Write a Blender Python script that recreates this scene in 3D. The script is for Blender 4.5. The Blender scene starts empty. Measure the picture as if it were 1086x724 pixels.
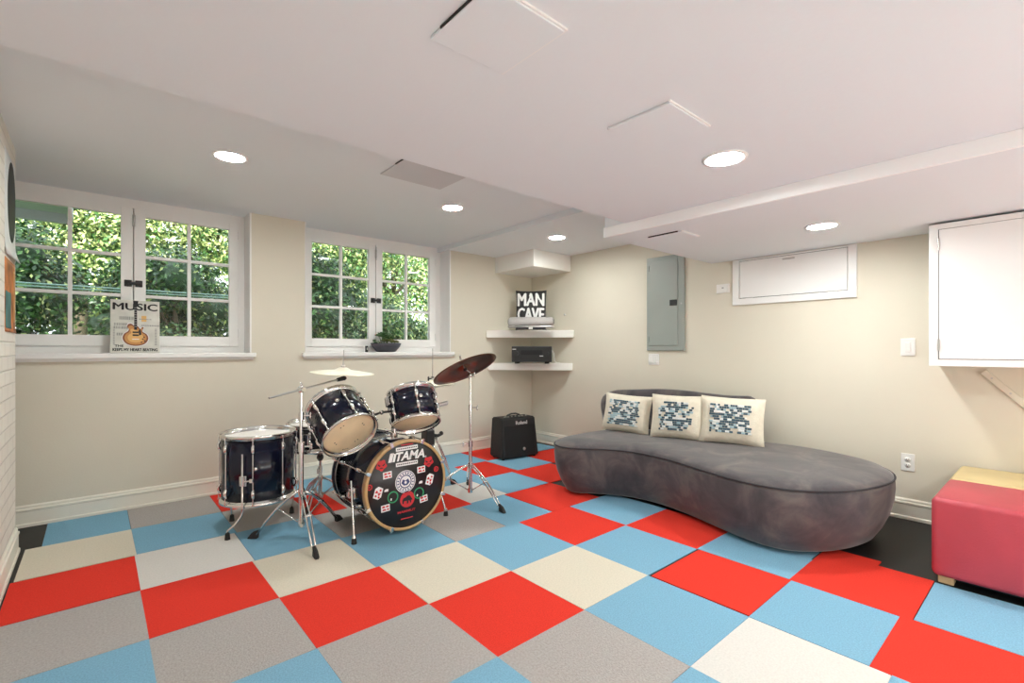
import bpy, bmesh, math, random
from mathutils import Vector, Matrix, Quaternion
random.seed(7)
PI = math.pi
sc = bpy.context.scene
COL = sc.collection
V = Vector

# ------------------------------------------------------------------ materials
def mat(name, col, rough=0.6, metal=0.0, noise=0.0, nscale=20.0, bump=0.0, bscale=60.0,
        emit=None, estr=0.0, coat=0.0, sheen=0.0, spec=0.5, detail=4.0):
    m = bpy.data.materials.new(name); m.use_nodes = True
    nt = m.node_tree; b = nt.nodes['Principled BSDF']
    b.inputs['Base Color'].default_value = (*col, 1)
    b.inputs['Roughness'].default_value = rough
    b.inputs['Metallic'].default_value = metal
    b.inputs['Specular IOR Level'].default_value = spec
    if coat: b.inputs['Coat Weight'].default_value = coat; b.inputs['Coat Roughness'].default_value = 0.06
    if sheen: b.inputs['Sheen Weight'].default_value = sheen; b.inputs['Sheen Roughness'].default_value = 0.4
    if emit: b.inputs['Emission Color'].default_value = (*emit, 1); b.inputs['Emission Strength'].default_value = estr
    if noise or bump:
        tc = nt.nodes.new('ShaderNodeTexCoord')
    if noise:
        n = nt.nodes.new('ShaderNodeTexNoise'); n.inputs['Scale'].default_value = nscale; n.inputs['Detail'].default_value = detail
        nt.links.new(tc.outputs['Object'], n.inputs['Vector'])
        r = nt.nodes.new('ShaderNodeMapRange')
        r.inputs['From Min'].default_value = 0.3; r.inputs['From Max'].default_value = 0.7
        r.inputs['To Min'].default_value = 1 - noise; r.inputs['To Max'].default_value = 1 + noise
        nt.links.new(n.outputs['Fac'], r.inputs['Value'])
        x = nt.nodes.new('ShaderNodeMix'); x.data_type = 'RGBA'; x.blend_type = 'MULTIPLY'
        x.inputs['Factor'].default_value = 1.0
        x.inputs[6].default_value = (*col, 1)
        nt.links.new(r.outputs['Result'], x.inputs[7])
        nt.links.new(x.outputs[2], b.inputs['Base Color'])
    if bump:
        n2 = nt.nodes.new('ShaderNodeTexNoise'); n2.inputs['Scale'].default_value = bscale; n2.inputs['Detail'].default_value = 3
        nt.links.new(tc.outputs['Object'], n2.inputs['Vector'])
        bp = nt.nodes.new('ShaderNodeBump'); bp.inputs['Strength'].default_value = bump; bp.inputs['Distance'].default_value = 0.01
        nt.links.new(n2.outputs['Fac'], bp.inputs['Height'])
        nt.links.new(bp.outputs['Normal'], b.inputs['Normal'])
    return m

M = {}
M['wall'] = mat('wall_paint', (0.70, 0.655, 0.545), 0.75, bump=0.05, bscale=90, noise=0.02, nscale=1.5)
M['ceil'] = mat('ceiling_paint', (0.775, 0.805, 0.83), 0.85, bump=0.05, bscale=50)
M['ceilpanel'] = mat('grey_panel_paint', (0.62, 0.62, 0.635), 0.85)
M['white'] = mat('white_gloss_paint', (0.84, 0.83, 0.81), 0.45)
M['beamwhite'] = mat('bright_white_trim', (0.92, 0.92, 0.92), 0.5)
M['trim'] = mat('baseboard_paint', (0.80, 0.76, 0.66), 0.45)
M['shelfwhite'] = mat('shelf_paint', (0.86, 0.84, 0.79), 0.4)
M['plastic'] = mat('white_plastic', (0.82, 0.81, 0.78), 0.35)
M['dark'] = mat('dark_gap', (0.02, 0.02, 0.02), 0.8)
M['red'] = mat('red_carpet', (0.70, 0.044, 0.028), 0.95, noise=0.10, nscale=180, bump=0.25, bscale=260, spec=0.1)
M['blue'] = mat('blue_carpet', (0.205, 0.405, 0.545), 0.95, noise=0.13, nscale=160, bump=0.3, bscale=240, spec=0.1)
M['cream'] = mat('cream_carpet', (0.66, 0.61, 0.495), 0.95, noise=0.07, nscale=120, bump=0.3, bscale=240, spec=0.1)
M['pale'] = mat('white_carpet', (0.66, 0.64, 0.60), 0.95, noise=0.06, nscale=120, bump=0.3, bscale=240, spec=0.1)
M['grey'] = mat('grey_carpet', (0.405, 0.38, 0.36), 0.95, noise=0.12, nscale=110, bump=0.5, bscale=150, spec=0.1)
M['chrome'] = mat('chrome', (0.78, 0.77, 0.75), 0.16, 1.0)
M['steel'] = mat('satin_steel', (0.55, 0.54, 0.52), 0.32, 1.0)
M['shell'] = mat('midnight_lacquer', (0.004, 0.006, 0.020), 0.16, spec=0.42)
M['black'] = mat('black_plastic', (0.012, 0.012, 0.013), 0.45)
M['rubber'] = mat('black_rubber', (0.014, 0.013, 0.012), 0.75)
M['headcream'] = mat('clear_drum_head', (0.86, 0.70, 0.46), 0.42, noise=0.10, nscale=6)
M['headwhite'] = mat('coated_drum_head', (0.82, 0.78, 0.72), 0.55)
M['headblack'] = mat('black_drum_head', (0.012, 0.010, 0.011), 0.28)
M['maple'] = mat('maple_hoop', (0.50, 0.31, 0.13), 0.35, coat=0.5, noise=0.1, nscale=12)
M['bronze'] = mat('dark_bronze', (0.20, 0.105, 0.055), 0.30, 1.0, noise=0.15, nscale=8)
M['brass'] = mat('bright_brass', (0.92, 0.86, 0.70), 0.42, 0.55)
M['velvet'] = None
M['pillow'] = mat('linen', (0.70, 0.64, 0.52), 0.9, bump=0.3, bscale=150, noise=0.05, nscale=30)
M['bead1'] = mat('slate_blue_bead', (0.055, 0.105, 0.14), 0.35)
M['bead2'] = mat('pale_blue_bead', (0.36, 0.50, 0.55), 0.4)
M['bead3'] = mat('white_bead', (0.75, 0.76, 0.74), 0.4)
M['ottred'] = mat('raspberry_leather', (0.46, 0.055, 0.075), 0.45, bump=0.15, bscale=120, noise=0.08, nscale=5)
M['ottyel'] = mat('mustard_leather', (0.62, 0.49, 0.25), 0.5, bump=0.15, bscale=120, noise=0.08, nscale=5)
M['wood'] = mat('pale_wood', (0.48, 0.33, 0.17), 0.5, noise=0.15, nscale=20)
M['tolex'] = mat('black_tolex', (0.012, 0.012, 0.012), 0.6, bump=0.5, bscale=300)
M['grillecloth'] = mat('black_grille_cloth', (0.008, 0.008, 0.008), 0.8, bump=0.5, bscale=500)
M['letter'] = mat('white_lettering', (0.82, 0.82, 0.80), 0.5)
M['ink'] = mat('black_ink', (0.012, 0.012, 0.012), 0.6)
M['inkgrey'] = mat('grey_ink', (0.30, 0.30, 0.28), 0.7)
M['inkred'] = mat('red_print', (0.55, 0.02, 0.025), 0.5)
M['inkgreen'] = mat('green_print', (0.03, 0.30, 0.12), 0.5)
M['inkblue'] = mat('navy_print', (0.04, 0.05, 0.16), 0.5)
M['stickerwhite'] = mat('white_sticker', (0.80, 0.78, 0.78), 0.5)
M['tin'] = mat('printed_tin', (0.60, 0.59, 0.53), 0.45, noise=0.12, nscale=12)
M['gold1'] = mat('sunburst_dark', (0.22, 0.07, 0.02), 0.4)
M['gold2'] = mat('sunburst_amber', (0.55, 0.24, 0.06), 0.4)
M['gold3'] = mat('sunburst_yellow', (0.72, 0.42, 0.13), 0.4)
M['panelgrey'] = mat('grey_green_enamel', (0.315, 0.345, 0.315), 0.42, noise=0.03, nscale=4)
M['soundgrey'] = mat('grey_fabric', (0.42, 0.40, 0.38), 0.7, bump=0.4, bscale=400)
M['pot'] = mat('charcoal_glaze', (0.055, 0.055, 0.068), 0.35, noise=0.2, nscale=10)
M['succ'] = mat('succulent_leaf', (0.055, 0.13, 0.045), 0.5, noise=0.25, nscale=20)
M['succ2'] = mat('succulent_olive', (0.15, 0.18, 0.05), 0.5, noise=0.25, nscale=20)
M['soil'] = mat('soil', (0.05, 0.035, 0.025), 0.9, bump=0.6)
M['leafA'] = mat('leaf_green', (0.055, 0.145, 0.030), 0.5, noise=0.5, nscale=2.5)
M['leafB'] = mat('leaf_yellow_green', (0.40, 0.47, 0.17), 0.5, noise=0.4, nscale=2.0)
M['leafC'] = mat('leaf_dark', (0.022, 0.062, 0.022), 0.45, noise=0.5, nscale=3.0)
M['bark'] = mat('bark', (0.10, 0.075, 0.05), 0.9, noise=0.3, nscale=15, bump=0.6)
M['grass'] = mat('lawn_green', (0.08, 0.16, 0.04), 0.9, noise=0.4, nscale=8, bump=0.6)
M['eave'] = mat('grey_eave_paint', (0.30, 0.31, 0.31), 0.7)
M['wire'] = mat('pale_green_rail', (0.25, 0.38, 0.36), 0.5)
M['lens'] = mat('lamp_lens', (0.9, 0.9, 0.9), 0.5, emit=(0.95, 0.98, 0.955), estr=132.0)
M['paper'] = mat('poster_paper', (0.72, 0.73, 0.72), 0.5)
M['orange'] = mat('orange_print', (0.48, 0.16, 0.04), 0.55, noise=0.6, nscale=9)
M['teal'] = mat('teal_print', (0.05, 0.16, 0.15), 0.55, noise=0.5, nscale=9)

def velvet():
    m = mat('mushroom_velvet', (0.13, 0.115, 0.117), 0.75, sheen=0.35, spec=0.25)
    nt = m.node_tree; b = nt.nodes['Principled BSDF']
    tc = nt.nodes.new('ShaderNodeTexCoord')
    n = nt.nodes.new('ShaderNodeTexNoise'); n.inputs['Scale'].default_value = 4.2; n.inputs['Detail'].default_value = 6; n.inputs['Roughness'].default_value = 0.62
    n.inputs['Distortion'].default_value = 0.6
    nt.links.new(tc.outputs['Object'], n.inputs['Vector'])
    cr = nt.nodes.new('ShaderNodeValToRGB')
    e = cr.color_ramp.elements
    e[0].position = 0.33; e[0].color = (0.050, 0.046, 0.052, 1)
    e[1].position = 0.70; e[1].color = (0.155, 0.135, 0.122, 1)
    k = cr.color_ramp.elements.new(0.5); k.color = (0.083, 0.073, 0.077, 1)
    nt.links.new(n.outputs['Fac'], cr.inputs['Fac'])
    nt.links.new(cr.outputs['Color'], b.inputs['Base Color'])
    return m
M['velvet'] = velvet()
M['welt'] = mat('dark_welt', (0.04, 0.036, 0.04), 0.8)

def dotted_mat():
    m = mat('perforated_rubber', (0.012, 0.012, 0.012), 0.55)
    nt = m.node_tree; b = nt.nodes['Principled BSDF']
    tc = nt.nodes.new('ShaderNodeTexCoord')
    v = nt.nodes.new('ShaderNodeTexVoronoi'); v.inputs['Scale'].default_value = 55; v.inputs['Randomness'].default_value = 0.0
    mp = nt.nodes.new('ShaderNodeMapping'); mp.inputs['Rotation'].default_value = (0, 0, PI/4)
    nt.links.new(tc.outputs['Object'], mp.inputs['Vector']); nt.links.new(mp.outputs['Vector'], v.inputs['Vector'])
    cr = nt.nodes.new('ShaderNodeValToRGB')
    e = cr.color_ramp.elements
    e[0].position = 0.22; e[0].color = (0.085, 0.082, 0.075, 1); e[1].position = 0.34; e[1].color = (0.010, 0.010, 0.010, 1)
    nt.links.new(v.outputs['Distance'], cr.inputs['Fac']); nt.links.new(cr.outputs['Color'], b.inputs['Base Color'])
    return m
M['floorblack'] = dotted_mat()

def brick_mat():
    m = mat('painted_brick', (0.78, 0.74, 0.66), 0.6)
    nt = m.node_tree; b = nt.nodes['Principled BSDF']
    tc = nt.nodes.new('ShaderNodeTexCoord'); sx = nt.nodes.new('ShaderNodeSeparateXYZ'); cx = nt.nodes.new('ShaderNodeCombineXYZ')
    nt.links.new(tc.outputs['Object'], sx.inputs[0]); nt.links.new(sx.outputs['Y'], cx.inputs['X']); nt.links.new(sx.outputs['Z'], cx.inputs['Y'])
    br = nt.nodes.new('ShaderNodeTexBrick')
    br.inputs['Scale'].default_value = 1.0; br.inputs['Brick Width'].default_value = 0.21; br.inputs['Row Height'].default_value = 0.075
    br.inputs['Mortar Size'].default_value = 0.006; br.inputs['Mortar Smooth'].default_value = 0.5
    br.inputs['Color1'].default_value = (0.78, 0.74, 0.66, 1); br.inputs['Color2'].default_value = (0.75, 0.71, 0.63, 1)
    br.inputs['Mortar'].default_value = (0.66, 0.62, 0.55, 1)
    nt.links.new(cx.outputs[0], br.inputs['Vector']); nt.links.new(br.outputs['Color'], b.inputs['Base Color'])
    bp = nt.nodes.new('ShaderNodeBump'); bp.inputs['Strength'].default_value = 0.7; bp.inputs['Distance'].default_value = 0.008; bp.invert = True
    nt.links.new(br.outputs['Fac'], bp.inputs['Height']); nt.links.new(bp.outputs['Normal'], b.inputs['Normal'])
    return m
M['brick'] = brick_mat()

def glass_mat():
    m = bpy.data.materials.new('window_glass'); m.use_nodes = True
    nt = m.node_tree; nt.nodes.clear()
    o = nt.nodes.new('ShaderNodeOutputMaterial'); mx = nt.nodes.new('ShaderNodeMixShader')
    t = nt.nodes.new('ShaderNodeBsdfTransparent'); t.inputs['Color'].default_value = (0.97, 0.985, 0.98, 1)
    g = nt.nodes.new('ShaderNodeBsdfGlossy'); g.inputs['Roughness'].default_value = 0.02
    f = nt.nodes.new('ShaderNodeFresnel'); f.inputs['IOR'].default_value = 1.35
    nt.links.new(f.outputs[0], mx.inputs[0]); nt.links.new(t.outputs[0], mx.inputs[1]); nt.links.new(g.outputs[0], mx.inputs[2])
    nt.links.new(mx.outputs[0], o.inputs[0])
    return m
M['glass'] = glass_mat()

# ------------------------------------------------------------------ mesh builder
FR = {}
def rootof(o):
    while o.parent: o = o.parent
    return o

class MB:
    def __init__(s, *mats):
        s.v = []; s.f = []; s.mi = []; s.sm = []; s.mats = [M[k] for k in mats]
    def add(s, vs, fs, mi=0, smooth=False, T=None):
        k = len(s.v)
        s.v += [(T @ V(p)) if T is not None else V(p) for p in vs]
        for f in fs:
            s.f.append([i + k for i in f]); s.mi.append(mi); s.sm.append(smooth)
        return s
    def addbm(s, bm, mi=0, smooth=False, T=None):
        bm.verts.ensure_lookup_table(); bm.verts.index_update()
        s.add([v.co.copy() for v in bm.verts], [[v.index for v in f.verts] for f in bm.faces], mi, smooth, T)
        bm.free(); return s
    def box(s, lo, hi, mi=0, bev=0.0, T=None, seg=2):
        lo, hi = V(lo), V(hi)
        if bev <= 0:
            x0, y0, z0 = lo; x1, y1, z1 = hi
            vs = [(x0,y0,z0),(x1,y0,z0),(x1,y1,z0),(x0,y1,z0),(x0,y0,z1),(x1,y0,z1),(x1,y1,z1),(x0,y1,z1)]
            fs = [(3,2,1,0),(4,5,6,7),(0,1,5,4),(1,2,6,5),(2,3,7,6),(3,0,4,7)]
            return s.add(vs, fs, mi, False, T)
        bm = bmesh.new(); bmesh.ops.create_cube(bm, size=1)
        c = (lo + hi) / 2; d = hi - lo
        for v in bm.verts: v.co = V((v.co.x*d.x, v.co.y*d.y, v.co.z*d.z)) + c
        bmesh.ops.bevel(bm, geom=bm.edges[:], offset=bev, segments=seg, affect='EDGES', profile=0.5)
        return s.addbm(bm, mi, seg > 2, T)
    def cyl(s, p0, p1, r0, r1=None, n=16, mi=0, T=None, smooth=True):
        p0, p1 = V(p0), V(p1); r1 = r0 if r1 is None else r1
        q = V((0,0,1)).rotation_difference((p1-p0).normalized())
        X = q @ V((1,0,0)); Y = q @ V((0,1,0))
        vs = []; fs = []
        for p, r in ((p0, r0), (p1, r1)):
            for i in range(n):
                a = 2*PI*i/n; vs.append(p + X*(r*math.cos(a)) + Y*(r*math.sin(a)))
        s.add(vs, [(i, (i+1) % n, n+(i+1) % n, n+i) for i in range(n)], mi, smooth, T)
        s.add(vs[:n], [list(range(n))[::-1]], mi, False, T)
        s.add(vs[n:], [list(range(n))], mi, False, T)
        return s
    def tube(s, pts, r, n=10, mi=0, T=None, closed=False, sx=1.0):
        pts = [V(p) for p in pts]; N = len(pts)
        rs = r if isinstance(r, (list, tuple)) else [r]*N
        vs = []; fs = []
        up = None
        for i, p in enumerate(pts):
            if closed: t = (pts[(i+1) % N] - pts[i-1]).normalized()
            else: t = (pts[min(i+1, N-1)] - pts[max(i-1, 0)]).normalized()
            if up is None:
                up = V((0,0,1)) if abs(t.z) < 0.9 else V((1,0,0))
            a = (up - t*up.dot(t)).normalized(); b = t.cross(a); up = a
            for k in range(n):
                ang = 2*PI*k/n
                vs.append(p + a*(rs[i]*math.cos(ang)) + b*(rs[i]*sx*math.sin(ang)))
        L = N if closed else N-1
        for i in range(L):
            j = (i+1) % N
            for k in range(n):
                fs.append((i*n+k, i*n+(k+1) % n, j*n+(k+1) % n, j*n+k))
        if not closed:
            fs.append(list(range(n))[::-1]); fs.append([(N-1)*n+k for k in range(n)])
        return s.add(vs, fs, mi, True, T)
    def lathe(s, prof, n=48, mi=0, T=None, smooth=True, closed=False):
        vs = []; fs = []; P = len(prof)
        for (r, z) in prof:
            for i in range(n):
                a = 2*PI*i/n; vs.append((r*math.cos(a), r*math.sin(a), z))
        for j in range(P if closed else P-1):
            k = (j+1) % P
            for i in range(n):
                fs.append((j*n+i, j*n+(i+1) % n, k*n+(i+1) % n, k*n+i))
        if not closed:
            if prof[0][0] > 1e-5: fs.append([i for i in range(n)][::-1])
            if prof[-1][0] > 1e-5: fs.append([(P-1)*n+i for i in range(n)])
        return s.add(vs, fs, mi, smooth, T)
    def ell(s, c, rad, mi=0, u=14, w=10, T=None):
        bm = bmesh.new(); bmesh.ops.create_uvsphere(bm, u_segments=u, v_segments=w, radius=1)
        c = V(c)
        for v in bm.verts: v.co = V((v.co.x*rad[0], v.co.y*rad[1], v.co.z*rad[2])) + c
        return s.addbm(bm, mi, True, T)
    def prism(s, pts, z0, z1, mi=0, T=None):
        n = len(pts)
        vs = [(x, y, z0) for x, y in pts] + [(x, y, z1) for x, y in pts]
        fs = [list(range(n))[::-1], [n+i for i in range(n)]] + [(i, (i+1) % n, n+(i+1) % n, n+i) for i in range(n)]
        return s.add(vs, fs, mi, False, T)
    def text(s, body, w, h, T, mi=0, bold=0.02, depth=0.0006, shear=0.0, fat=0.0):
        """lettering fitted to a box w x h centred on T's origin, in T's xy plane"""
        cu = bpy.data.curves.new('t', 'FONT'); cu.body = body; cu.size = 1; cu.offset = bold; cu.resolution_u = 3; cu.shear = shear
        ob = bpy.data.objects.new('t', cu); COL.objects.link(ob)
        dg = bpy.context.evaluated_depsgraph_get(); dg.update()
        me = bpy.data.meshes.new_from_object(ob.evaluated_get(dg), depsgraph=dg)
        if len(me.vertices):
            xs = [v.co.x for v in me.vertices]; ys = [v.co.y for v in me.vertices]
            x0, x1, y0, y1 = min(xs), max(xs), min(ys), max(ys)
            sx = w/(x1-x0); sy = h/(y1-y0)
            vs = [((v.co.x-(x0+x1)/2)*sx, (v.co.y-(y0+y1)/2)*sy, depth) for v in me.vertices]
            fs = [list(p.vertices) for p in me.polygons]
            fs = [f if (sum((vs[f[i]][0]*vs[f[(i+1) % len(f)]][1]-vs[f[(i+1) % len(f)]][0]*vs[f[i]][1]) for i in range(len(f))) > 0) else f[::-1] for f in fs]
            for dx, dy in (((0, 0), (fat, 0), (-fat, 0), (0, fat*.6), (0, -fat*.6)) if fat else ((0, 0),)):
                s.add([(x+dx, y+dy, z) for x, y, z in vs], fs, mi, False, T)
        bpy.data.objects.remove(ob); bpy.data.curves.remove(cu); bpy.data.meshes.remove(me)
        return s
    def build(s, name, parent=None, world=True, label=None, loc=None):
        me = bpy.data.meshes.new(name)
        vs = s.v
        if parent is not None and world:
            inv = FR[rootof(parent).name].inverted(); vs = [inv @ p for p in vs]
        if parent is None and loc is not None:
            vs = [p - V(loc) for p in vs]
        me.from_pydata([tuple(p) for p in vs], [], s.f)
        for m in s.mats: me.materials.append(m)
        me.polygons.foreach_set('material_index', s.mi)
        me.polygons.foreach_set('use_smooth', s.sm)
        me.validate(); me.update()
        o = bpy.data.objects.new(name, me); COL.objects.link(o)
        if parent is not None: o.parent = parent
        else:
            o.location = loc if loc is not None else (0, 0, 0)
            FR[o.name] = Matrix.Translation(V(o.location))
        if label: o['label'] = label
        return o

def thing(name, label, cat, T=None, group=None):
    o = bpy.data.objects.new(name, None); COL.objects.link(o)
    o.empty_display_size = 0.1
    T = T if T is not None else Matrix.Identity(4)
    o.matrix_world = T; FR[o.name] = T.copy()
    return tag(o, label, cat, group)
def tag(o, label, cat, group=None, kind=None):
    if label: o['label'] = label
    if cat: o['category'] = cat
    if group: o['group'] = group
    if kind: o['kind'] = kind
    return o
def struct(o):
    o['kind'] = 'structure'; return o
def at(x, y, z=0.0): return Matrix.Translation(V((x, y, z)))
def frame(origin, x, y, z):
    m = Matrix((V(x).to_4d(), V(y).to_4d(), V(z).to_4d(), V((0,0,0,1)))).transposed()
    for i in range(3): m[3][i] = 0.0
    m.translation = V(origin); return m
def axis(origin, u, spin=0.0):
    q = V((0,0,1)).rotation_difference(V(u).normalized())
    return Matrix.Translation(V(origin)) @ q.to_matrix().to_4x4() @ Matrix.Rotation(spin, 4, 'Z')

# ------------------------------------------------------------------ room shell
WX, WY = 4.07, 1.58          # right wall plane, window wall plane
XL = -0.503                  # brick wall plane
ZM, ZD, ZH, ZH2 = 2.006, 1.94, 2.31, 2.262
YB = -5.2
O1, O2 = (-0.71, 0.835), (1.27, 2.83)
ZS = 1.13

b = MB('floorblack'); b.box((-1.6, YB-.2, -.2), (4.4, 1.9, -.006)); struct(b.build('floor'))

b = MB('wall')
b.box((-1.6, WY, -.2), (4.4, 1.86, ZS))
for x0, x1 in ((-1.6, O1[0]), (O1[1], O2[0]), (O2[1], 4.4)):
    b.box((x0, WY, ZS), (x1, 1.86, 5.2))  # carried up unseen above the ceiling, made tall to shade the shrubs
for o_ in (O1, O2):
    b.box((o_[0], 1.62, ZH+.14), (o_[1], 1.86, 5.2))
struct(b.build('wall_back'))
b = MB('wall'); b.box((WX, YB-.2, -.2), (WX+.25, 1.86, 2.6)); struct(b.build('wall_right'))
b = MB('brick')
b.box((XL-.25, YB-.2, -.2), (XL, 1.06, 2.6)); b.box((-1.6, 1.06, -.2), (-1.25, 1.86, 2.6)); b.box((-1.6, .86, -.2), (XL-.2, 1.06, 2.6))
struct(b.build('wall_left'))
b = MB('wall'); b.box((-1.6, YB-.3, -.2), (4.4, YB, 2.6)); struct(b.build('wall_rear'))

b = MB('ceil')
b.box((-1.6, YB-.2, ZM), (2.53, -.98, 2.6))
b.box((2.53, YB-.2, ZD), (4.4, -.80, 2.6))
b.box((-1.6, -.98, ZH), (2.777, 1.86, 2.6))
b.box((2.777, -.98, ZH2), (4.4, 1.86, 2.6))
struct(b.build('ceiling'))
b = MB('beamwhite'); b.box((2.512, YB, ZD-.002), (2.53, -.80, ZD+.066), bev=.003); struct(b.build('trim_1'))
b = MB('shelfwhite'); b.box((3.47, .91, 2.075), (WX, WY, ZH2), bev=.004); struct(b.build('trim_2'))

def baseboard(name, p, q, nrm):
    p, q, nrm = V(p), V(q), V(nrm)
    prof = [(0, 0), (.020, 0), (.020, .018), (.013, .024), (.013, .100), (.017, .106), (.017, .116), (.010, .120), (.010, .133), (.004, .142), (0, .142)]
    b = MB('trim'); n = len(prof)
    vs = [e + nrm*d + V((0, 0, z-.004)) for e in (p, q) for d, z in prof]
    b.add(vs, [(i, (i+1) % n, n+(i+1) % n, n+i) for i in range(n)] + [list(range(n))[::-1], [n+i for i in range(n)]])
    struct(b.build(name))
baseboard('baseboard_back', (-1.25, WY, 0), (WX, WY, 0), (0, -1, 0))
baseboard('baseboard_right', (WX, WY, 0), (WX, YB, 0), (-1, 0, 0))
baseboard('baseboard_left', (XL, YB, 0), (XL, 1.06, 0), (1, 0, 0))

# ------------------------------------------------------------------ windows
def window(idx, cx, op):
    r = bpy.data.objects.new('window_%d' % idx, None); COL.objects.link(r)
    r.matrix_world = at(cx, 1.78, ZS); FR[r.name] = at(cx, 1.78, ZS); struct(r)
    x0, x1 = op
    y0, y1 = 1.772, 1.845
    b = MB('white')                              # frame + jamb linings
    hs = 0.712
    b.box((x0, y0, 1.13), (cx-hs, y1, ZH)); b.box((cx+hs, y0, 1.13), (x1, y1, ZH))
    b.box((cx-hs-.01, 1.802, 1.13), (cx+hs+.01, y1, 1.20)); b.box((cx-hs-.01, 1.802, 2.230), (cx+hs+.01, y1, ZH)); b.box((cx-.02, 1.802, 1.19), (cx+.02, 1.82, 2.24))
    b.box((cx-hs-.01, 1.802, 1.19), (cx-hs+.012, y1, 2.24)); b.box((cx+hs-.012, 1.802, 1.19), (cx+hs+.01, y1, 2.24))
    b.box((cx-hs, y0, 2.243), (cx+hs, y1, ZH)); b.box((cx-hs, y0, 1.13), (cx+hs, y1, 1.186))
    b.box((x0-.001, 1.575, 1.135), (x0+.012, y0, ZH)); b.box((x1-.012, 1.575, 1.135), (x1+.001, y0, ZH))
    b.build('window_frame', r)
    b = MB('white'); b.box((x0-.03, 1.535, 1.098), (x1+.03, 1.84, 1.135), bev=.006)
    b.box((x0-.015, 1.562, 1.078), (x1+.015, 1.58, 1.098)); b.build('window_sill', r)
    for s in (-1, 1):
        a0, a1 = sorted((cx + s*.003, cx + s*(hs-.003)))
        g0, g1 = sorted((cx + s*.075, cx + s*.640))
        ya, yb = 1.758, 1.800
        b = MB('white')
        b.box((a0, ya, 1.189), (g0, yb, 2.240), bev=.003); b.box((g1, ya, 1.189), (a1, yb, 2.240), bev=.003)
        b.box((g0, ya, 1.189), (g1, yb, 1.268)); b.box((g0, ya, 2.182), (g1, yb, 2.240))
        m = (g0+g1)/2
        b.box((m-.012, ya+.006, 1.268), (m+.012, yb-.004, 2.182), bev=.003)
        for z in (1.572, 1.877): b.box((g0, ya+.007, z-.012), (g1, yb-.005, z+.012), bev=.003)
        cs = b.build('casement', r)
        b = MB('glass'); b.box((g0, 1.786, 1.268), (g1, 1.789, 2.182)); b.build('glass', cs)
        for z in (1.30, 2.14):
            b = MB('white'); xh = cx + s*(hs-.001); b.cyl((xh, 1.754, z-.035), (xh, 1.754, z+.035), .005, n=10); b.build('hinge', cs)
    b = MB('black')
    b.box((cx-.055, 1.748, 1.640), (cx-.010, 1.758, 1.690), bev=.004); b.box((cx+.010, 1.748, 1.640), (cx+.055, 1.758, 1.690), bev=.004)
    b.box((cx-.045, 1.738, 1.655), (cx+.045, 1.749, 1.676), bev=.004); b.cyl((cx-.03, 1.742, 1.665), (cx-.03, 1.722, 1.665), .009, n=12)
    b.build('latch', r)
    b = MB('steel'); b.box((cx-.008, 1.747, 2.10), (cx+.012, 1.758, 2.19), bev=.003); b.cyl((cx+.002, 1.745, 2.08), (cx+.002, 1.745, 2.215), .004, n=8); b.build('bolt', r)
window(1, 0.065, O1); window(2, 2.03, O2)

# ------------------------------------------------------------------ carpet tiles
T_ = []
def row(y0, y1, *spans):
    for x0, x1, c, *yy in spans:
        T_.append((x0, x1, yy[0] if yy else y0, yy[1] if yy else y1, c))
row(2.12, 3.10, (-.78,.03,'blue'), (.05,1.05,'grey'), (1.07,2.05,'red'), (2.07,3.0,'blue'), (3.02,3.9,'cream'), (3.92,4.78,'grey'), (4.8,5.88,'blue'), (5.9,6.88,'red'), (6.9,7.98,'blue'))
row(1.10, 2.10, (-.92,.035,'cream'), (.05,1.04,'blue'), (1.06,2.0,'grey'), (2.02,2.47,'red'), (2.49,3.0,'grey'), (3.02,4.0,'cream'), (4.02,5.03,'blue'), (5.05,5.82,'red'), (5.84,6.78,'blue',1.12,2.09), (6.80,7.8,'red',1.11,2.05))
row(.05, 1.08, (-.945,.015,'red',.07,1.065), (.03,1.01,'pale'), (1.03,1.98,'blue'), (2.0,2.98,'grey'), (3.0,3.97,'red'), (3.99,4.70,'pale',.11,1.08), (4.72,5.655,'blue',.11,1.07), (5.675,6.7,'red',.10,1.09))
row(-.97, .035, (-1.0,.01,'grey'), (.025,.985,'red'), (1.0,1.95,'cream'), (1.965,2.98,'blue'), (3.0,3.77,'grey'), (3.79,4.63,'blue',-.98,.09), (4.66,5.68,'red',-.985,.075))
row(-1.985, -.99, (-1.0,.005,'blue'), (.02,.985,'grey'), (1.0,1.985,'red'), (2.0,2.985,'cream'), (3.0,3.985,'blue'), (4.0,4.99,'red',-1.985,-1.0), (5.01,5.98,'blue',-1.985,-1.0))
row(-2.985, -2.0, (-1.0,.0,'grey'), (.015,.985,'blue'), (1.0,1.985,'grey'), (2.0,2.985,'red'), (3.0,3.985,'cream'), (4.0,4.985,'blue'), (5.0,5.97,'red'))
row(-4.0, -3.0, (-1.0,0,'cream'), (.015,.985,'red'), (1.0,1.985,'blue'), (2.0,2.985,'grey'), (3.0,3.98,'blue'), (4.02,4.99,'red',-3.99,-3.025), (5.01,5.675,'blue',-3.97,-3.0), (5.69,5.97,'blue',-3.95,-3.0))
row(-5.0, -4.015, (-1.0,0,'blue'), (.015,.985,'grey'), (1.0,1.985,'cream'), (2.0,2.985,'blue'), (3.0,3.98,'pale',-4.99,-4.015), (4.0,4.98,'blue',-4.86,-4.01), (5.0,6.2,'red',-4.48,-3.985), (5.0,6.05,'red',-4.94,-4.482))
row(-6.0, -5.01, (-1.0,0,'red'), (.015,.985,'blue'), (1.0,1.985,'grey'), (2.0,2.985,'cream'), (3.0,3.985,'blue'), (4.0,5.0,'red',-5.9,-4.875), (5.02,6.02,'blue',-5.95,-4.965))
CC = ['grey', 'red', 'cream', 'blue']
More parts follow.
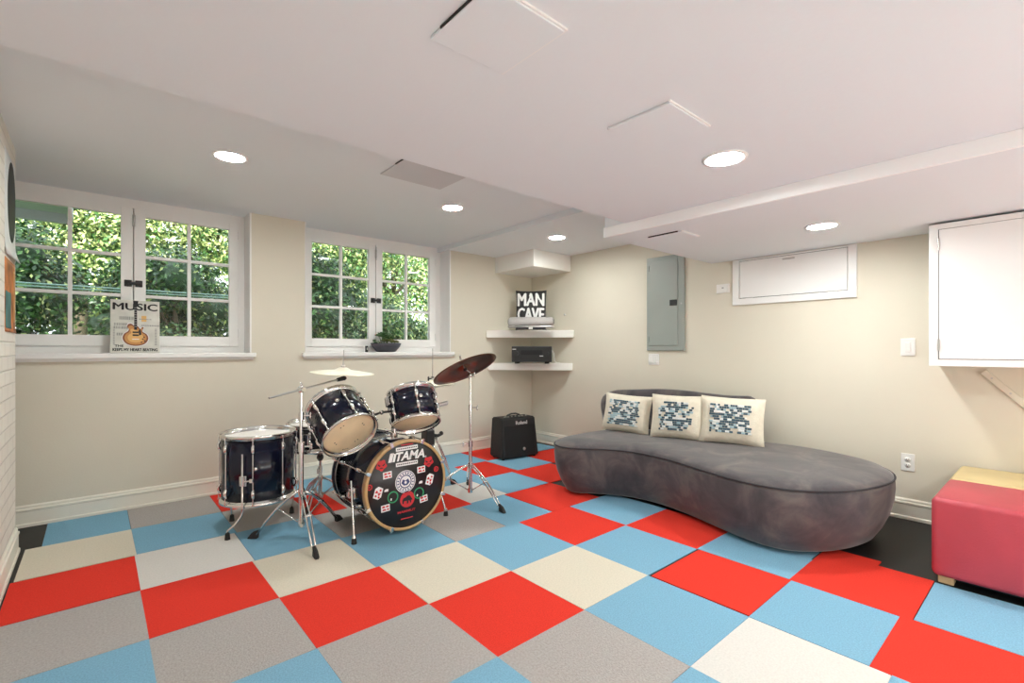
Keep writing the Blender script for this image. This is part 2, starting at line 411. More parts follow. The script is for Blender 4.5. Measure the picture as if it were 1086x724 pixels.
for j in range(6, 10):
    for i in range(-1, 8): T_.append((i+.01, i+.99, -j-.99, -j-.01, CC[(i+j) % 4]))
MI = {'red': 0, 'blue': 1, 'cream': 2, 'grey': 3, 'pale': 4}
b = MB('red', 'blue', 'cream', 'grey', 'pale')
for x0, x1, y0, y1, c in T_:
    a, d, e, g = .5*x0-.0035, .5*x1+.0035, .5*y0-.0035, .5*y1+.0035
    j = lambda: random.uniform(-.0012, .0012)
    pts = [(a+j(), e+j()), (d+j(), e+j()), (d+j(), g+j()), (a+j(), g+j())]
    b.prism(pts, -.0055, random.uniform(-.0008, .0008), MI[c])
tag(b.build('carpet'), 'checkerboard of red, blue, cream and grey carpet tiles laid over the black basement floor', 'carpet')

# ------------------------------------------------------------------ ceiling fittings
def downlight(x, y, z, dia, label):
    t = thing('recessed_light', label, 'ceiling light', at(x, y, z), 'recessed ceiling lights')
    R = dia/2
    b = MB('white'); b.lathe([(R*.80, -.001), (R*.86, -.006), (R*1.0, -.005), (R*1.02, 0.004), (R*.80, 0.004)], 40, closed=True); b.build('trim_ring', t, world=False)
    b = MB('lens'); b.lathe([(0.0, -.004), (R*.5, -.0035), (R*.81, -.001), (R*.81, 0.004)], 40); b.build('lens', t, world=False)
downlight(.451, .352, ZH, .185, 'round recessed ceiling light nearest the large left window')
downlight(2.029, .345, ZH, .185, 'round recessed ceiling light in front of the window with the plant')
downlight(3.27, .37, ZH2, .185, 'small round recessed ceiling light just in front of the white corner box')
downlight(1.943, -1.92, ZM, .185, 'large round recessed light in the middle ceiling beside the white beam edge')
downlight(3.302, -1.90, ZD, .19, 'round recessed light in the low ceiling above the sofa and white hatch')
for x, y, z, l in ((.45, -4.1, ZM, 'added unseen recessed fill light behind the viewpoint on the left'),
                   (2.12, -4.1, ZM, 'added unseen recessed fill light behind the viewpoint in the middle'),
                   (3.3, -4.1, ZD, 'added unseen recessed fill light behind the viewpoint on the right')):
    downlight(x, y, z, .20, l)  # unseen downlights added as extra fill for the room

def cpanel(x0, x1, y0, y1, z, label, name='ceiling_access_panel', cat='ceiling panel', gap=None, pm='ceil'):
    t = thing(name, label, cat, at((x0+x1)/2, (y0+y1)/2, z), 'flat panels in the ceiling')
    b = MB(pm); b.box((x0, y0, z-.010), (x1, y1, z-.001), bev=.002); b.build('panel', t)
    b = MB('white')
    w = .006
    b.box((x0-w, y0-w, z-.006), (x1+w, y0, z)); b.box((x1, y0, z-.006), (x1+w, y1+w, z))
    b.build('edge_strip', t, label='thin white edge strip')
    if gap:
        b = MB('dark'); b.box(*gap); b.build('gap', t, label='dark open gap along one edge')
cpanel(.5255, .776, -2.045, -1.789, ZM, 'white ceiling access panel nearest the camera, cut by the top of the photo', gap=((.5225, -2.035, ZM-.0075), (.5255, -1.84, ZM-.0005)))
cpanel(1.313, 1.583, -2.028, -1.768, ZM, 'white ceiling access panel between the nearest panel and the large round light')
cpanel(1.245, 1.70, -.45, .015, ZH, 'grey-white ceiling panel between the two lights near the windows', gap=((1.241, -.30, ZH-.0075), (1.245, -.20, ZH-.0005)), pm='ceilpanel')
cpanel(2.73, 2.955, -1.265, -1.005, ZD, 'small flush panel in the low ceiling above the electrical panel and sofa', gap=((2.724, -1.24, ZD-.0075), (2.73, -1.02, ZD-.0005)))

# ------------------------------------------------------------------ right wall fittings
t = thing('electrical_panel', 'tall grey-green metal electrical panel on the right wall near the corner shelves', 'electrical panel', at(WX, -.337, 1.61))
b = MB('panelgrey'); b.box((WX-.022, -.545, 1.150), (WX, -.135, 2.075), bev=.005); b.build('cover', t)
b = MB('panelgrey'); b.box((WX-.031, -.480, 1.200), (WX-.020, -.160, 2.045), bev=.005); dr = b.build('door', t)
b = MB('black'); b.box((WX-.040, -.475, 1.585), (WX-.029, -.400, 1.640), bev=.003); b.build('latch', dr, label='black door latch')
b = MB('steel'); b.cyl((WX-.026, -.515, 1.60), (WX-.021, -.515, 1.60), .008, n=10); b.build('screw', t)
for z in (1.26, 1.97):
    b = MB('panelgrey'); b.cyl((WX-.033, -.166, z-.03), (WX-.033, -.166, z+.03), .005, n=8); b.build('hinge', dr)

def plate(name, label, cat, y, z, w, h, kind, group=None):
    t = thing(name, label, cat, at(WX, y, z), group)
    b = MB('plastic'); b.box((WX-.007, y-w/2, z-h/2), (WX, y+w/2, z+h/2), bev=.003); b.build('plate', t)
    if kind == 'switch':
        n = max(1, round(w/.07))
        for i in range(n):
            yy = y + (i-(n-1)/2)*.046
            b = MB('plastic'); b.box((WX-.013, yy-.016, z-.033), (WX-.005, yy+.016, z+.033), bev=.002); b.build('rocker', t)
    elif kind == 'outlet':
        for s in (-1, 1):
            b = MB('plastic', 'dark'); T = frame((WX-.0065, y, z+s*.0195), (0, -1, 0), (0, 0, 1), (-1, 0, 0))
            b.lathe([(0.0165, 0), (.0165, .003), (0, .003)], 20, T=T)
            for q in (-.006, .006): b.box((q-.0012, -.002, .003), (q+.0012, .007, .0034), 1, T=T)
            b.cyl((0, -.008, .002), (0, -.008, .0034), .0025, n=8, mi=1, T=T)
            b.build('socket', t)
    else:
        b = MB('plastic', 'inkgrey'); b.box((WX-.018, y-w*.42, z-h*.38), (WX-.006, y+w*.42, z+h*.38), bev=.004); b.box((WX-.0186, y-.012, z), (WX-.017, y+.004, z+.01), 1); b.build('sensor_box', t)
plate('light_switch', 'white double light switch on the right wall left of the hanging cabinet', 'light switch', -2.195, 1.178, .08, .12, 'switch')
plate('power_outlet', 'white power outlet low on the wall between the sofa and the red ottoman', 'outlet', -2.195, .387, .075, .12, 'outlet')
plate('wall_sensor', 'small white wall sensor box beside the white hatch', 'sensor', -.907, 1.703, .12, .08, 'sensor')
plate('light_switch', 'white switch plate directly below the grey electrical panel', 'light switch', -.205, 1.062, .12, .11, 'switch')
b = MB('steel'); b.cyl((WX, .99, 1.575), (WX-.02, .99, 1.575), .006, n=10); b.ell((WX-.022, .99, 1.575), (.008, .012, .012))
tag(b.build('wall_hook', loc=(WX, .99, 1.575)), 'tiny metal hook on the right wall beside the lettered pillow', 'hook')

t = thing('wall_hatch', 'white framed wooden hatch high on the right wall under the low ceiling', 'hatch', at(WX, -1.448, 1.745))
y0, y1, z0, z1 = -1.905, -.998, 1.545, 1.935
b = MB('white')
b.box((WX-.022, y0, z0), (WX, y1, z0+.055), bev=.003); b.box((WX-.022, y1-.055, z0+.05), (WX, y1, z1), bev=.003)
b.box((WX-.022, y0, z0+.05), (WX, y0+.055, z1), bev=.003); b.box((WX-.010, y0+.05, z1-.012), (WX, y1-.05, z1), bev=.002)
b.build('frame', t)
b = MB('white'); b.box((WX-.015, y0+.060, z0+.060), (WX-.002, y1-.060, z1-.016), bev=.002); dr = b.build('door', t)
b = MB('steel'); b.box((WX-.020, -1.49, 1.888), (WX-.014, -1.40, 1.900), bev=.002); b.build('handle', dr)
b = MB('dark'); b.box((WX-.0055, y0+.055, z0+.054), (WX-.003, y1-.055, z0+.0605)); b.box((WX-.0055, y0+.055, z1-.0165), (WX-.003, y1-.055, z1-.0115)); b.build('shadow_gap', t, label='dark gap around the door')
for y in (-1.75, -1.14):
    b = MB('steel'); b.cyl((WX-.018, y-.03, z0+.058), (WX-.018, y+.03, z0+.058), .004, n=8); b.build('hinge', dr)

# hanging cabinet at the right
CXF = 3.72
t = thing('wall_cabinet', 'white wall cabinet with a flat door hanging at the right edge above the ottoman', 'cabinet', at(WX, -2.85, 1.49))
b = MB('white')
b.box((CXF+.02, -3.50, 1.062), (WX, -2.354, 1.925))
b.box((CXF, -2.398, 1.062), (CXF+.022, -2.354, 1.925), bev=.003); b.box((CXF, -3.50, 1.062), (CXF+.022, -3.45, 1.925), bev=.003)
b.box((CXF, -3.45, 1.062), (CXF+.022, -2.396, 1.103), bev=.002); b.box((CXF, -3.45, 1.892), (CXF+.022, -2.396, 1.925), bev=.002)
b.build('cabinet_body', t)
b = MB('white'); b.box((CXF-.004, -3.448, 1.106), (CXF+.018, -2.402, 1.889), bev=.002); dr = b.build('door', t)
b = MB('dark'); b.box((CXF+.006, -3.452, 1.100), (CXF+.016, -2.396, 1.895)); b.build('shadow_gap', dr)
for z in (1.19, 1.80):
    b = MB('steel'); b.cyl((CXF-.006, -2.401, z-.035), (CXF-.006, -2.401, z+.035), .005, n=8); b.build('hinge', t)
b = MB('wall', 'steel')
T = frame((WX-.012, -2.66, .925), V((0, -.171, -.186)).normalized(), V((0, -.186, .171)).normalized(), (1, 0, 0))
b.box((-.135, -.018, -.012), (.25, .018, .010), bev=.002, T=T)
for q in (-.08, .04, .16): b.cyl((q, 0, -.016), (q, 0, -.010), .006, n=8, mi=1, T=T)
tag(b.build('wall_brace', loc=(WX-.012, -2.66, .925)), 'slanted cream brace strip on the wall below the hanging cabinet', 'brace')

# ------------------------------------------------------------------ corner shelves and what is on them
def cshelf(z0, z1, xl, yr, label):
    t = thing('corner_shelf', label, 'shelf', at(WX, WY, z1), 'floating shelves in the corner')
    b = MB('shelfwhite'); b.prism([(xl, WY), (xl, WY-.012), (WX-.012, yr), (WX, yr), (WX, WY)], z0+.006, z1); b.build('board', t)
    d = (V((WX, yr, 0)) - V((xl, WY, 0))).normalized(); n = V((d.y, -d.x, 0))
    if n.dot(V((-1, -1, 0))) < 0: n = -n
    p, q = V((xl, WY-.012, 0)), V((WX-.012, yr, 0))
    b = MB('shelfwhite'); e = n*.012
    b.add([p+V((0,0,z0)), q+V((0,0,z0)), q+e+V((0,0,z0)), p+e+V((0,0,z0)), p+V((0,0,z1+.002)), q+V((0,0,z1+.002)), q+e+V((0,0,z1+.002)), p+e+V((0,0,z1+.002))],
          [(3,2,1,0),(4,5,6,7),(0,1,5,4),(1,2,6,5),(2,3,7,6),(3,0,4,7)])
    b.build('front_edge', t)
cshelf(1.302, 1.385, 3.335, .86, 'upper white floating corner shelf carrying the lettered pillow and grey speaker')
cshelf(.918, 1.000, 3.36, .88, 'lower white floating corner shelf carrying the black receiver')

DIR = V((-.735, -.678, 0)).normalized()            # out of the corner
SID = V((DIR.y, -DIR.x, 0))                        # to the right when facing the corner
if SID.dot(V((1, -1, 0))) < 0: SID = -SID
UP = V((0, 0, 1))

def pillow_mb(matname, w, h, t, T, n=18, pinch=.05):
    b = MB(matname)
    def surf(u, v, s):
        e = (1-abs(u)**2.6)*(1-abs(v)**2.6)
        px = u*(1 - pinch*(1-v*v)) * w/2; py = v*(1 - pinch*(1-u*u)) * h/2
        wr = .004*math.sin(9*u+4*v)*(abs(u*v)**.6)
        return V((px, py, s*t/2*max(e, 0)**.5 + wr))
    for s in (1, -1):
        vs = [surf(-1+2*i/n, -1+2*j/n, s) for j in range(n+1) for i in range(n+1)]
        fs = []
        for j in range(n):
            for i in range(n):
                q = (j*(n+1)+i, j*(n+1)+i+1, (j+1)*(n+1)+i+1, (j+1)*(n+1)+i)
                fs.append(q if s > 0 else q[::-1])
        b.add(vs, fs, 0, True, T)
    return b, surf

o = V((3.735, 1.235, 1.387+.238))
zt = (DIR*.995 + UP*.10).normalized(); xt = SID; yt = zt.cross(xt)
T = frame(o, xt, yt, zt)
t = thing('lettered_pillow', 'small black pillow reading MAN CAVE in white, on the upper corner shelf', 'pillow', T)
b, surf = pillow_mb('ink', .365, .475, .10, T); b.build('pillow_cover', t)
b = MB('letter')
def wrapletters(body, w, h, cy):
    bb = MB('letter'); bb.text(body, w, h, Matrix.Identity(4), bold=.0, depth=0, fat=.007)
    vs = []
    for p in bb.v:
        q = V((p.x, p.y + cy, 0)); s_ = surf(max(-1, min(1, q.x/.1825)), max(-1, min(1, q.y/.2375)), 1)
        vs.append(V((q.x, q.y, s_.z + .0035)))
    b.add(vs, bb.f, 0, False, T)
wrapletters('MAN', .305, .150, .120); wrapletters('CAVE', .305, .150, -.058)
b.build('lettering', t, label='bold white block lettering')

o = V((3.575, 1.065, 1.387))
T = frame(o, SID, -DIR, UP)
t = thing('speaker_dock', 'rounded grey speaker dock in front of the lettered pillow on the upper corner shelf', 'speaker', T)
b = MB('soundgrey'); b.box((-.265, -.05, .030), (.265, .06, .142), bev=.05, seg=6, T=T); b.build('speaker_body', t)
b = MB('steel'); b.box((-.262, -.042, .022), (.262, .052, .042), bev=.009, seg=3, T=T); b.build('base_strip', t)
b = MB('black'); b.box((-.17, -.05, .0), (.17, .05, .024), bev=.008, T=T); b.build('stand', t)
b = MB('shelfwhite'); b.box((-.022, -.068, .0), (.022, -.05, .026), bev=.003, T=T); b.build('dock_connector', t, label='small white dock connector')

o = V((3.60, 1.075, 1.002))
T = frame(o, SID, -DIR, UP)
t = thing('audio_receiver', 'black audio receiver on the lower white corner shelf', 'receiver', T)
b = MB('black'); b.box((-.225, -.075, .018), (.225, .13, .195), bev=.005, T=T); b.build('case', t)
b = MB('tolex'); b.box((-.224, -.080, .022), (.224, -.074, .192), bev=.002, T=T); fp = b.build('front_plate', t)
b = MB('grillecloth'); b.box((-.12, -.0825, .10), (.12, -.079, .15), T=T); b.build('display', fp)
for q in (-.17, .17):
    b = MB('black'); b.cyl((q, -.08, .115), (q, -.10, .115), .026, n=24, T=T); b.build('knob', t)
b = MB('letter'); b.box((-.215, -.0835, .158), (-.175, -.080, .166), T=T); b.build('marking', fp, label='pale printed marks'); b = MB('letter'); b.box((.09, -.0835, .082), (.13, -.080, .09), T=T); b.build('marking', fp, label='pale printed marks')
for q in (-.17, .17):
    b = MB('rubber'); b.cyl((q, -.04, 0), (q, -.04, .02), .025, n=16, T=T); b.build('foot', t)
    b = MB('rubber'); b.cyl((q, .08, 0), (q, .08, .02), .025, n=16, T=T); b.build('foot', t)
b = MB('plastic')
b.tube([T @ V(p) for p in ((.226, .02, .15), (.245, .0, .12), (.25, -.01, .07), (.262, .02, .02), (.29, .05, .005), (.31, .08, .005))], .004, n=6)
b.build('cable', t, label='white cable hanging from its side')

# guitar amplifier on the floor
ang = -.13
AX = V((math.cos(ang), math.sin(ang), 0)); AY = V((-math.sin(ang), math.cos(ang), 0))
o = V((3.275, .90, 0)) 
T = frame(o, AX, AY, UP)
t = thing('guitar_amplifier', 'black box guitar amplifier standing on the floor below the corner shelves', 'amplifier', T)
W2 = .235
b = MB('tolex'); 
bm = bmesh.new()
pts = [(-W2, 0, .015), (W2, 0, .015), (W2-.02, .045, .43), (-W2+.02, .045, .43), (-W2, .26, .015), (W2, .26, .015), (W2-.02, .25, .43), (-W2+.02, .25, .43)]
bv = [bm.verts.new(p) for p in pts]
for f in ((0,1,2,3),(5,4,7,6),(4,0,3,7),(1,5,6,2),(3,2,6,7),(4,5,1,0)): bm.faces.new([bv[i] for i in f])
bmesh.ops.bevel(bm, geom=bm.edges[:], offset=.012, segments=3, affect='EDGES')
b.addbm(bm, 0, False, T); b.build('cabinet', t)
fn = V((0, -.415, .045)).normalized(); fz = V((0, .045, .415)).normalized()
TF = T @ frame((0, .0225, .2225), (1, 0, 0), fz, fn)
b = MB('grillecloth'); b.box((-.19, -.18, -.002), (.19, .13, .006), bev=.004, T=TF); gr = b.build('grille', t)
b = MB('letter'); b.text('Roland', .145, .036, TF @ at(.03, .155, .004), bold=.0, depth=.0, fat=.002); b.build('logo_lettering', t, label='pale raised logo lettering')
b = MB('steel'); b.lathe([(0, .010), (.016, .009), (.018, .005)], 20, T=TF @ at(.045, -.125, 0)); b.build('badge', gr)
b = MB('black'); b.tube([T @ V(p) for p in ((-.085, .15, .427), (-.075, .15, .447), (-.03, .15, .462), (.03, .15, .462), (.075, .15, .447), (.085, .15, .427))], .009, n=8, sx=1.6)
b.build('handle', t)
for q in (-.085, .085):
    b = MB('steel'); b.box((q-.014, .137, .427), (q+.014, .163, .436), bev=.003, T=T); b.build('handle_bracket', t)
b = MB('steel', 'black'); b.box((-.17, .09, .4295), (.17, .125, .4335), bev=.001, T=T, mi=1)
for i in range(7): b.cyl((-.14+i*.046, .107, .433), (-.14+i*.046, .107, .444), .008, n=12, mi=0, T=T)
b.build('control_strip', t)
for q in (-.20, .20):
    for y in (.04, .22):
        b = MB('rubber'); b.cyl((q, y, 0), (q, y, .018), .016, n=12, T=T); b.build('foot', t)

# ------------------------------------------------------------------ sofa
def catmull(P, n, closed=True):
    out = []; N = len(P)
    for i in range(N if closed else N-1):
        g = lambda k: V(P[k % N]) if closed else V(P[max(0, min(N-1, k))])
        p0, p1, p2, p3 = g(i-1), g(i), g(i+1), g(i+2)
        for j in range(n):
            t = j/n
            out.append(.5*((2*p1)+(-p0+p2)*t+(2*p0-5*p1+4*p2-p3)*t*t+(-p0+3*p1-3*p2+p3)*t**3))
    if not closed: out.append(V(P[-1]))
    return out
SO = [(2.63,-.26), (2.65,-.40), (2.78,-.56), (2.885,-.77), (2.875,-1.04), (2.785,-1.33), (2.705,-1.58), (2.685,-1.78), (2.73,-1.935), (2.84,-2.06), (3.0,-2.165),
      (3.20,-2.226), (3.39,-2.245), (3.575,-2.205), (3.765,-2.085), (3.90,-1.865), (3.965,-1.58), (3.93,-1.30), (3.90,-1.0), (3.87,-.70), (3.80,-.42), (3.66,-.19), (3.45,-.08), (3.13,-.055), (2.86,-.075), (2.70,-.15)]
ring = [V((p.x, p.y)) for p in catmull([(x, y, 0) for x, y in SO], 5)]
NR = len(ring)
nrm = []
for i in range(NR):
    d = ring[(i+1) % NR] - ring[i-1]; nrm.append(V((d.y, -d.x)).normalized())
cen = sum(ring, V((0, 0)))/NR
if sum((nrm[i].dot(ring[i]-cen) > 0) for i in range(NR)) < NR/2: nrm = [-q for q in nrm]
def sring(off, z, sm=0):
    pts = [ring[i] + nrm[i]*off for i in range(NR)]
    for _ in range(sm): pts = [(pts[i-1] + pts[i]*2 + pts[(i+1) % NR])/4 for i in range(NR)]
    return [V((p.x, p.y, z)) for p in pts]
t = thing('sofa', 'long kidney-shaped grey velvet sofa along the right wall', 'sofa', at(3.3, -1.15, 0))
def loft(b, rings, mi=0, capb=False, capt=False):
    vs = [p for r_ in rings for p in r_]; fs = []
    for k in range(len(rings)-1):
        for i in range(NR):
            fs.append((k*NR+i, k*NR+(i+1) % NR, (k+1)*NR+(i+1) % NR, (k+1)*NR+i))
    if capb: fs.append(list(range(NR))[::-1])
    if capt: fs.append([(len(rings)-1)*NR+i for i in range(NR)])
    b.add(vs, fs, mi, True)
b = MB('velvet'); loft(b, [sring(-.19, .012, 2), sring(-.125, .015, 2), sring(-.095, .032, 1), sring(-.055, .10, 1), sring(-.022, .18), sring(-.003, .26), sring(.003, .33), sring(.002, .37), sring(-.002, .392)], capb=True, capt=True)
b.build('sofa_base', t)
b = MB('velvet')
NC = 7
loft(b, [sring(-.004, .392), sring(-.006, .402), sring(-.03, .416, 1), sring(-.08, .428, 2), sring(-.14, .434, 4), sring(-.20, .437, 8)], capt=True)
b.build('seat_cushion', t)
b = MB('welt'); b.tube(sring(.001, .394), .0055, n=8, closed=True); b.build('welt_cord', t, label='dark welt cord around the seat edge')
# backrest
BP = [(3.43,-.12), (3.52,-.115), (3.63,-.17), (3.735,-.31), (3.80,-.50), (3.835,-.75), (3.86,-1.0), (3.88,-1.15), (3.895,-1.29)]
path = catmull([(x, y, 0) for x, y in BP], 6, closed=False)
NB = len(path)
b = MB('velvet'); vs = []; fs = []; ns = 16
for i, p in enumerate(path):
    d = (path[min(i+1, NB-1)] - path[max(i-1, 0)]).normalized(); n = V((d.y, -d.x, 0))
    if n.dot(V((-1, -.3, 0))) < 0: n = -n
    s = i/(NB-1)
    ztop = .785 + .008*math.cos(s*PI*4.0) - .015*max(0, s-.6)/.4
    e = min(1, min(s/.26, (1-s)/.10)); e = max(e, 0.0); e = math.sqrt(max(0, 1-(1-e)**2))
    ztop = .45 + (ztop-.45)*(.25+.75*e)
    th = .055*(.35+.65*e)
    for k in range(ns):
        a = 2*PI*k/ns
        c, q = math.cos(a), math.sin(a)
        z = .41 + (ztop-.41)*(.5+.5*math.copysign(abs(q)**.45, q))
        lean = -.07*(z-.41)/.36
        vs.append(p + n*(th*math.copysign(abs(c)**.7, c) + lean) + V((0, 0, z)))
for i in range(NB-1):
    for k in range(ns): fs.append((i*ns+k, i*ns+(k+1) % ns, (i+1)*ns+(k+1) % ns, (i+1)*ns+k))
fs.append(list(range(ns))); fs.append([(NB-1)*ns+k for k in range(ns)][::-1])
b.add(vs, fs, 0, True); b.build('backrest', t)

# sofa cushions
def sofa_pillow(p0, p1, w, h, lean, label, seed, blob, roll=0.0):
    p0, p1 = V(p0), V(p1); x = (p1-p0).normalized(); n = V((x.y, -x.x, 0))
    if n.dot(V((-1, 0, 0))) < 0: n = -n
    z = (n*math.cos(lean) + UP*math.sin(lean)).normalized(); y = z.cross(x)
    T = frame((p0+p1)/2 + y*(h/2), x, y, z) @ Matrix.Rotation(roll, 4, 'Z')
    t = thing('throw_pillow', label, 'pillow', T, 'beaded throw pillows on the sofa')
    b, surf = pillow_mb('pillow', w, h, .15, T); b.build('pillow_cover', t)
    rnd = random.Random(seed)
    b = MB('bead1', 'bead2', 'bead3')
    ny = 13; rh = h*.68/ny
    for j in range(ny):
        yy = h*.33 - j*rh - rh/2
        xx = -w*.36 + rnd.uniform(0, .012)
        while xx < w*.30:
            L = rnd.choice((.016, .02, .026, .03))
            if blob(xx/w, yy/h) and rnd.random() < .93:
                u, v = (xx+L/2)/(w/2), yy/(h/2)
                s = surf(u, v, 1)
                mi = rnd.choices((0, 1, 2), (.55, .22, .23))[0]
                b.box((s.x-L/2+.001, s.y-rh*.40, s.z-.002), (s.x+L/2-.001, s.y+rh*.40, s.z+.006), mi, bev=.0016, T=T, seg=1)
            xx += L
    o = b.build('beadwork', t, label='slate blue and white beaded rows'); o['kind'] = 'stuff'
sofa_pillow((3.285, -.165, .437), (3.405, -.595, .437), .43, .335, .24, 'leftmost beaded cream pillow on the grey sofa, filled square of blue beads', 3, lambda x, y: -.36 < x < .28 and -.34 < y < .36, roll=-.05)
sofa_pillow((3.345, -.64, .437), (3.47, -1.03, .437), .43, .36, .24, 'middle beaded cream pillow on the grey sofa, rounded patch of blue beads', 5, lambda x, y: ((x+.02)/.34)**2+((y-.03)/.36)**2 < 1.05 or (y < -.1 and -.33 < x < -.1))
sofa_pillow((3.44, -1.035, .437), (3.59, -1.43, .437), .46, .365, .24, 'rightmost and largest beaded cream pillow on the grey sofa', 9, lambda x, y: -.36 < x < .27 and -.31 < y < .34 and not (y < -.2 and .0 < x < .1), roll=-.03)

# ------------------------------------------------------------------ ottoman
t = thing('ottoman', 'square ottoman in raspberry red and mustard leather at the right edge', 'ottoman', at(3.53, -2.97, 0))
y0, y1 = -3.47, -2.462
bm_ = MB('ottred'); bm_.box((3.012, y0, .034), (3.553, y1, .425), bev=.028, seg=4); bm_.build('red_half', t, label='raspberry red leather half')
bm_ = MB('ottyel'); bm_.box((3.549, y0+.001, .035), (4.035, y1-.001, .424), bev=.026, seg=4); bm_.build('yellow_half', t, label='mustard yellow leather half')
b = MB('black'); b.box((3.05, y0+.04, .024), (4.0, y1-.04, .040)); b.build('base_board', t)
for x in (3.03, 3.93):
    for y in (y0+.03, y1-.085):
        b = MB('wood'); b.box((x, y, 0.0), (x+.06, y+.06, .036), bev=.004); b.build('foot', t)

# ------------------------------------------------------------------ drum kit
def hoop(b, R, z, up=1, mi=0, n=56):
    b.lathe([(R-.004, z-up*.004), (R+.006, z-up*.004), (R+.011, z-up*.012), (R+.013, z-up*.026), (R+.009, z-up*.028), (R+.006, z-up*.018), (R+.003, z+up*.004), (R-.004, z+up*.005)], n, mi, closed=True)

def tension(b, a, R, z0, z1, lug=.05, full=True):
    c, s = math.cos(a), math.sin(a)
    T = Matrix.Rotation(a, 4, 'Z')
    rr = R+.012
    for z, d in ((z0, 1), (z1, -1)):
        zz = z + d*lug
        b.tube([(R-.001, 0, zz-.026), (R+.010, 0, zz-.022), (R+.016, 0, zz-.010), (R+.017, 0, zz+.010), (R+.010, 0, zz+.022), (R-.001, 0, zz+.026)], [.006, .010, .011, .011, .010, .006], n=8, T=T)
        b.cyl((rr+.004, 0, z-d*.012), (rr+.004, 0, zz), .0035, n=6, T=T)
        b.cyl((rr+.004, 0, z-d*.016), (rr+.004, 0, z-d*.006), .0065, n=6, T=T)
    if full: b.cyl((rr, 0, z0+lug), (rr, 0, z1-lug), .0045, n=6, T=T)

def drum(root, R, z0, z1, nl, spin, topm='headwhite', botm='headcream', full=False, lug=.055):
    b = MB('shell'); b.lathe([(R-.008, z0), (R, z0), (R, z1), (R-.008, z1)], 64, closed=True); sh = b.build('shell', root, world=False)
    b = MB('chrome'); hoop(b, R, z1, -1); b.build('top_hoop', root, world=False)
    b = MB('chrome'); hoop(b, R, z0, 1); b.build('bottom_hoop', root, world=False)
    b = MB(topm); b.lathe([(0, z1+.002), (R*.9, z1+.002), (R+.001, z1-.001), (R+.001, z1-.004)], 56); b.build('top_head', root, world=False)
    b = MB(botm); b.lathe([(R+.001, z0+.004), (R+.001, z0+.001), (R*.9, z0-.002), (0, z0-.002)], 56); bh = b.build('bottom_head', root, world=False)
    for i in range(nl):
        b = MB('chrome'); tension(b, spin + 2*PI*i/nl, R, z0, z1, lug, full); b.build('tension_lug', root, world=False)
    return sh, bh

# --- bass drum (axis along y, front towards -y)
BX, BZ, BR = 1.342, .305, .270
YF, YR = -.165, .36
T = at(BX, (YF+YR)/2, 0) 
t = thing('bass_drum', 'large bass drum with a sticker-covered black front head, lying on its side in the kit', 'drum', T)
TA = frame((BX, 0, BZ), (1, 0, 0), (0, 0, 1), (0, -1, 0))      # local z points out of the front head
f_, r_ = -YF, -YR
b = MB('shell'); b.lathe([(BR-.008, r_+.02), (BR, r_+.02), (BR, f_-.02), (BR-.008, f_-.02)], 72, T=TA, closed=True); b.build('shell', t)
b = MB('maple', 'black'); b.lathe([(BR-.003, f_+.006), (BR+.013, f_+.006), (BR+.015, f_+.003), (BR+.015, f_-.036), (BR+.002, f_-.038), (BR+.002, f_-.002), (BR-.003, f_-.002)], 80, T=TA, closed=True)
b.build('front_hoop', t, label='natural maple front hoop')
b = MB('shell', 'steel'); b.lathe([(BR-.012, r_-.006), (BR-.012, r_+.002), (BR+.002, r_+.002), (BR+.002, r_+.038), (BR+.015, r_+.036), (BR+.015, r_-.003), (BR+.013, r_-.006)], 80, T=TA, closed=True)
b.lathe([(BR+.004, r_+.042), (BR+.008, r_+.042), (BR+.008, r_+.047), (BR+.004, r_+.047)], 80, 1, T=TA, closed=True)
b.build('rear_hoop', t)
b = MB('headblack'); b.lathe([(BR+.001, f_-.004), (BR-.004, f_+.001), (0, f_+.001)], 72, T=TA); fh = b.build('front_head', t)
b = MB('headwhite'); b.lathe([(0, r_-.001), (BR-.010, r_-.001), (BR+.001, r_+.004)], 72, T=TA); b.build('rear_head', t)
for i in range(8):
    a = PI/8 + 2*PI*i/8
    T2 = TA @ Matrix.Rotation(a, 4, 'Z')
    b = MB('chrome'); rr = BR+.020
    for z, d in ((f_, -1), (r_, 1)):
        b.box((BR-.004, -.011, min(z-d*.008, z+d*.030)), (BR+.021, .011, max(z-d*.008, z+d*.030)), bev=.003, T=T2)
        b.cyl((rr+.004, 0, z-d*.004), (rr+.004, 0, z+d*.14), .0042, n=8, T=T2)
        b.cyl((rr+.004, 0, z-d*.012), (rr+.004, 0, z-d*.002), .008, n=6, T=T2)
        b.tube([(BR-.001, 0, z+d*.105), (BR+.014, 0, z+d*.112), (BR+.022, 0, z+d*.125), (BR+.022, 0, z+d*.145), (BR+.014, 0, z+d*.158), (BR-.001, 0, z+d*.165)], [.007, .011, .012, .012, .011, .007], n=8, T=T2)
    b.cyl((rr+.004, 0, r_+.13), (rr+.004, 0, f_-.13), .0042, n=8, T=T2)
    b.build('tension_claw', t)
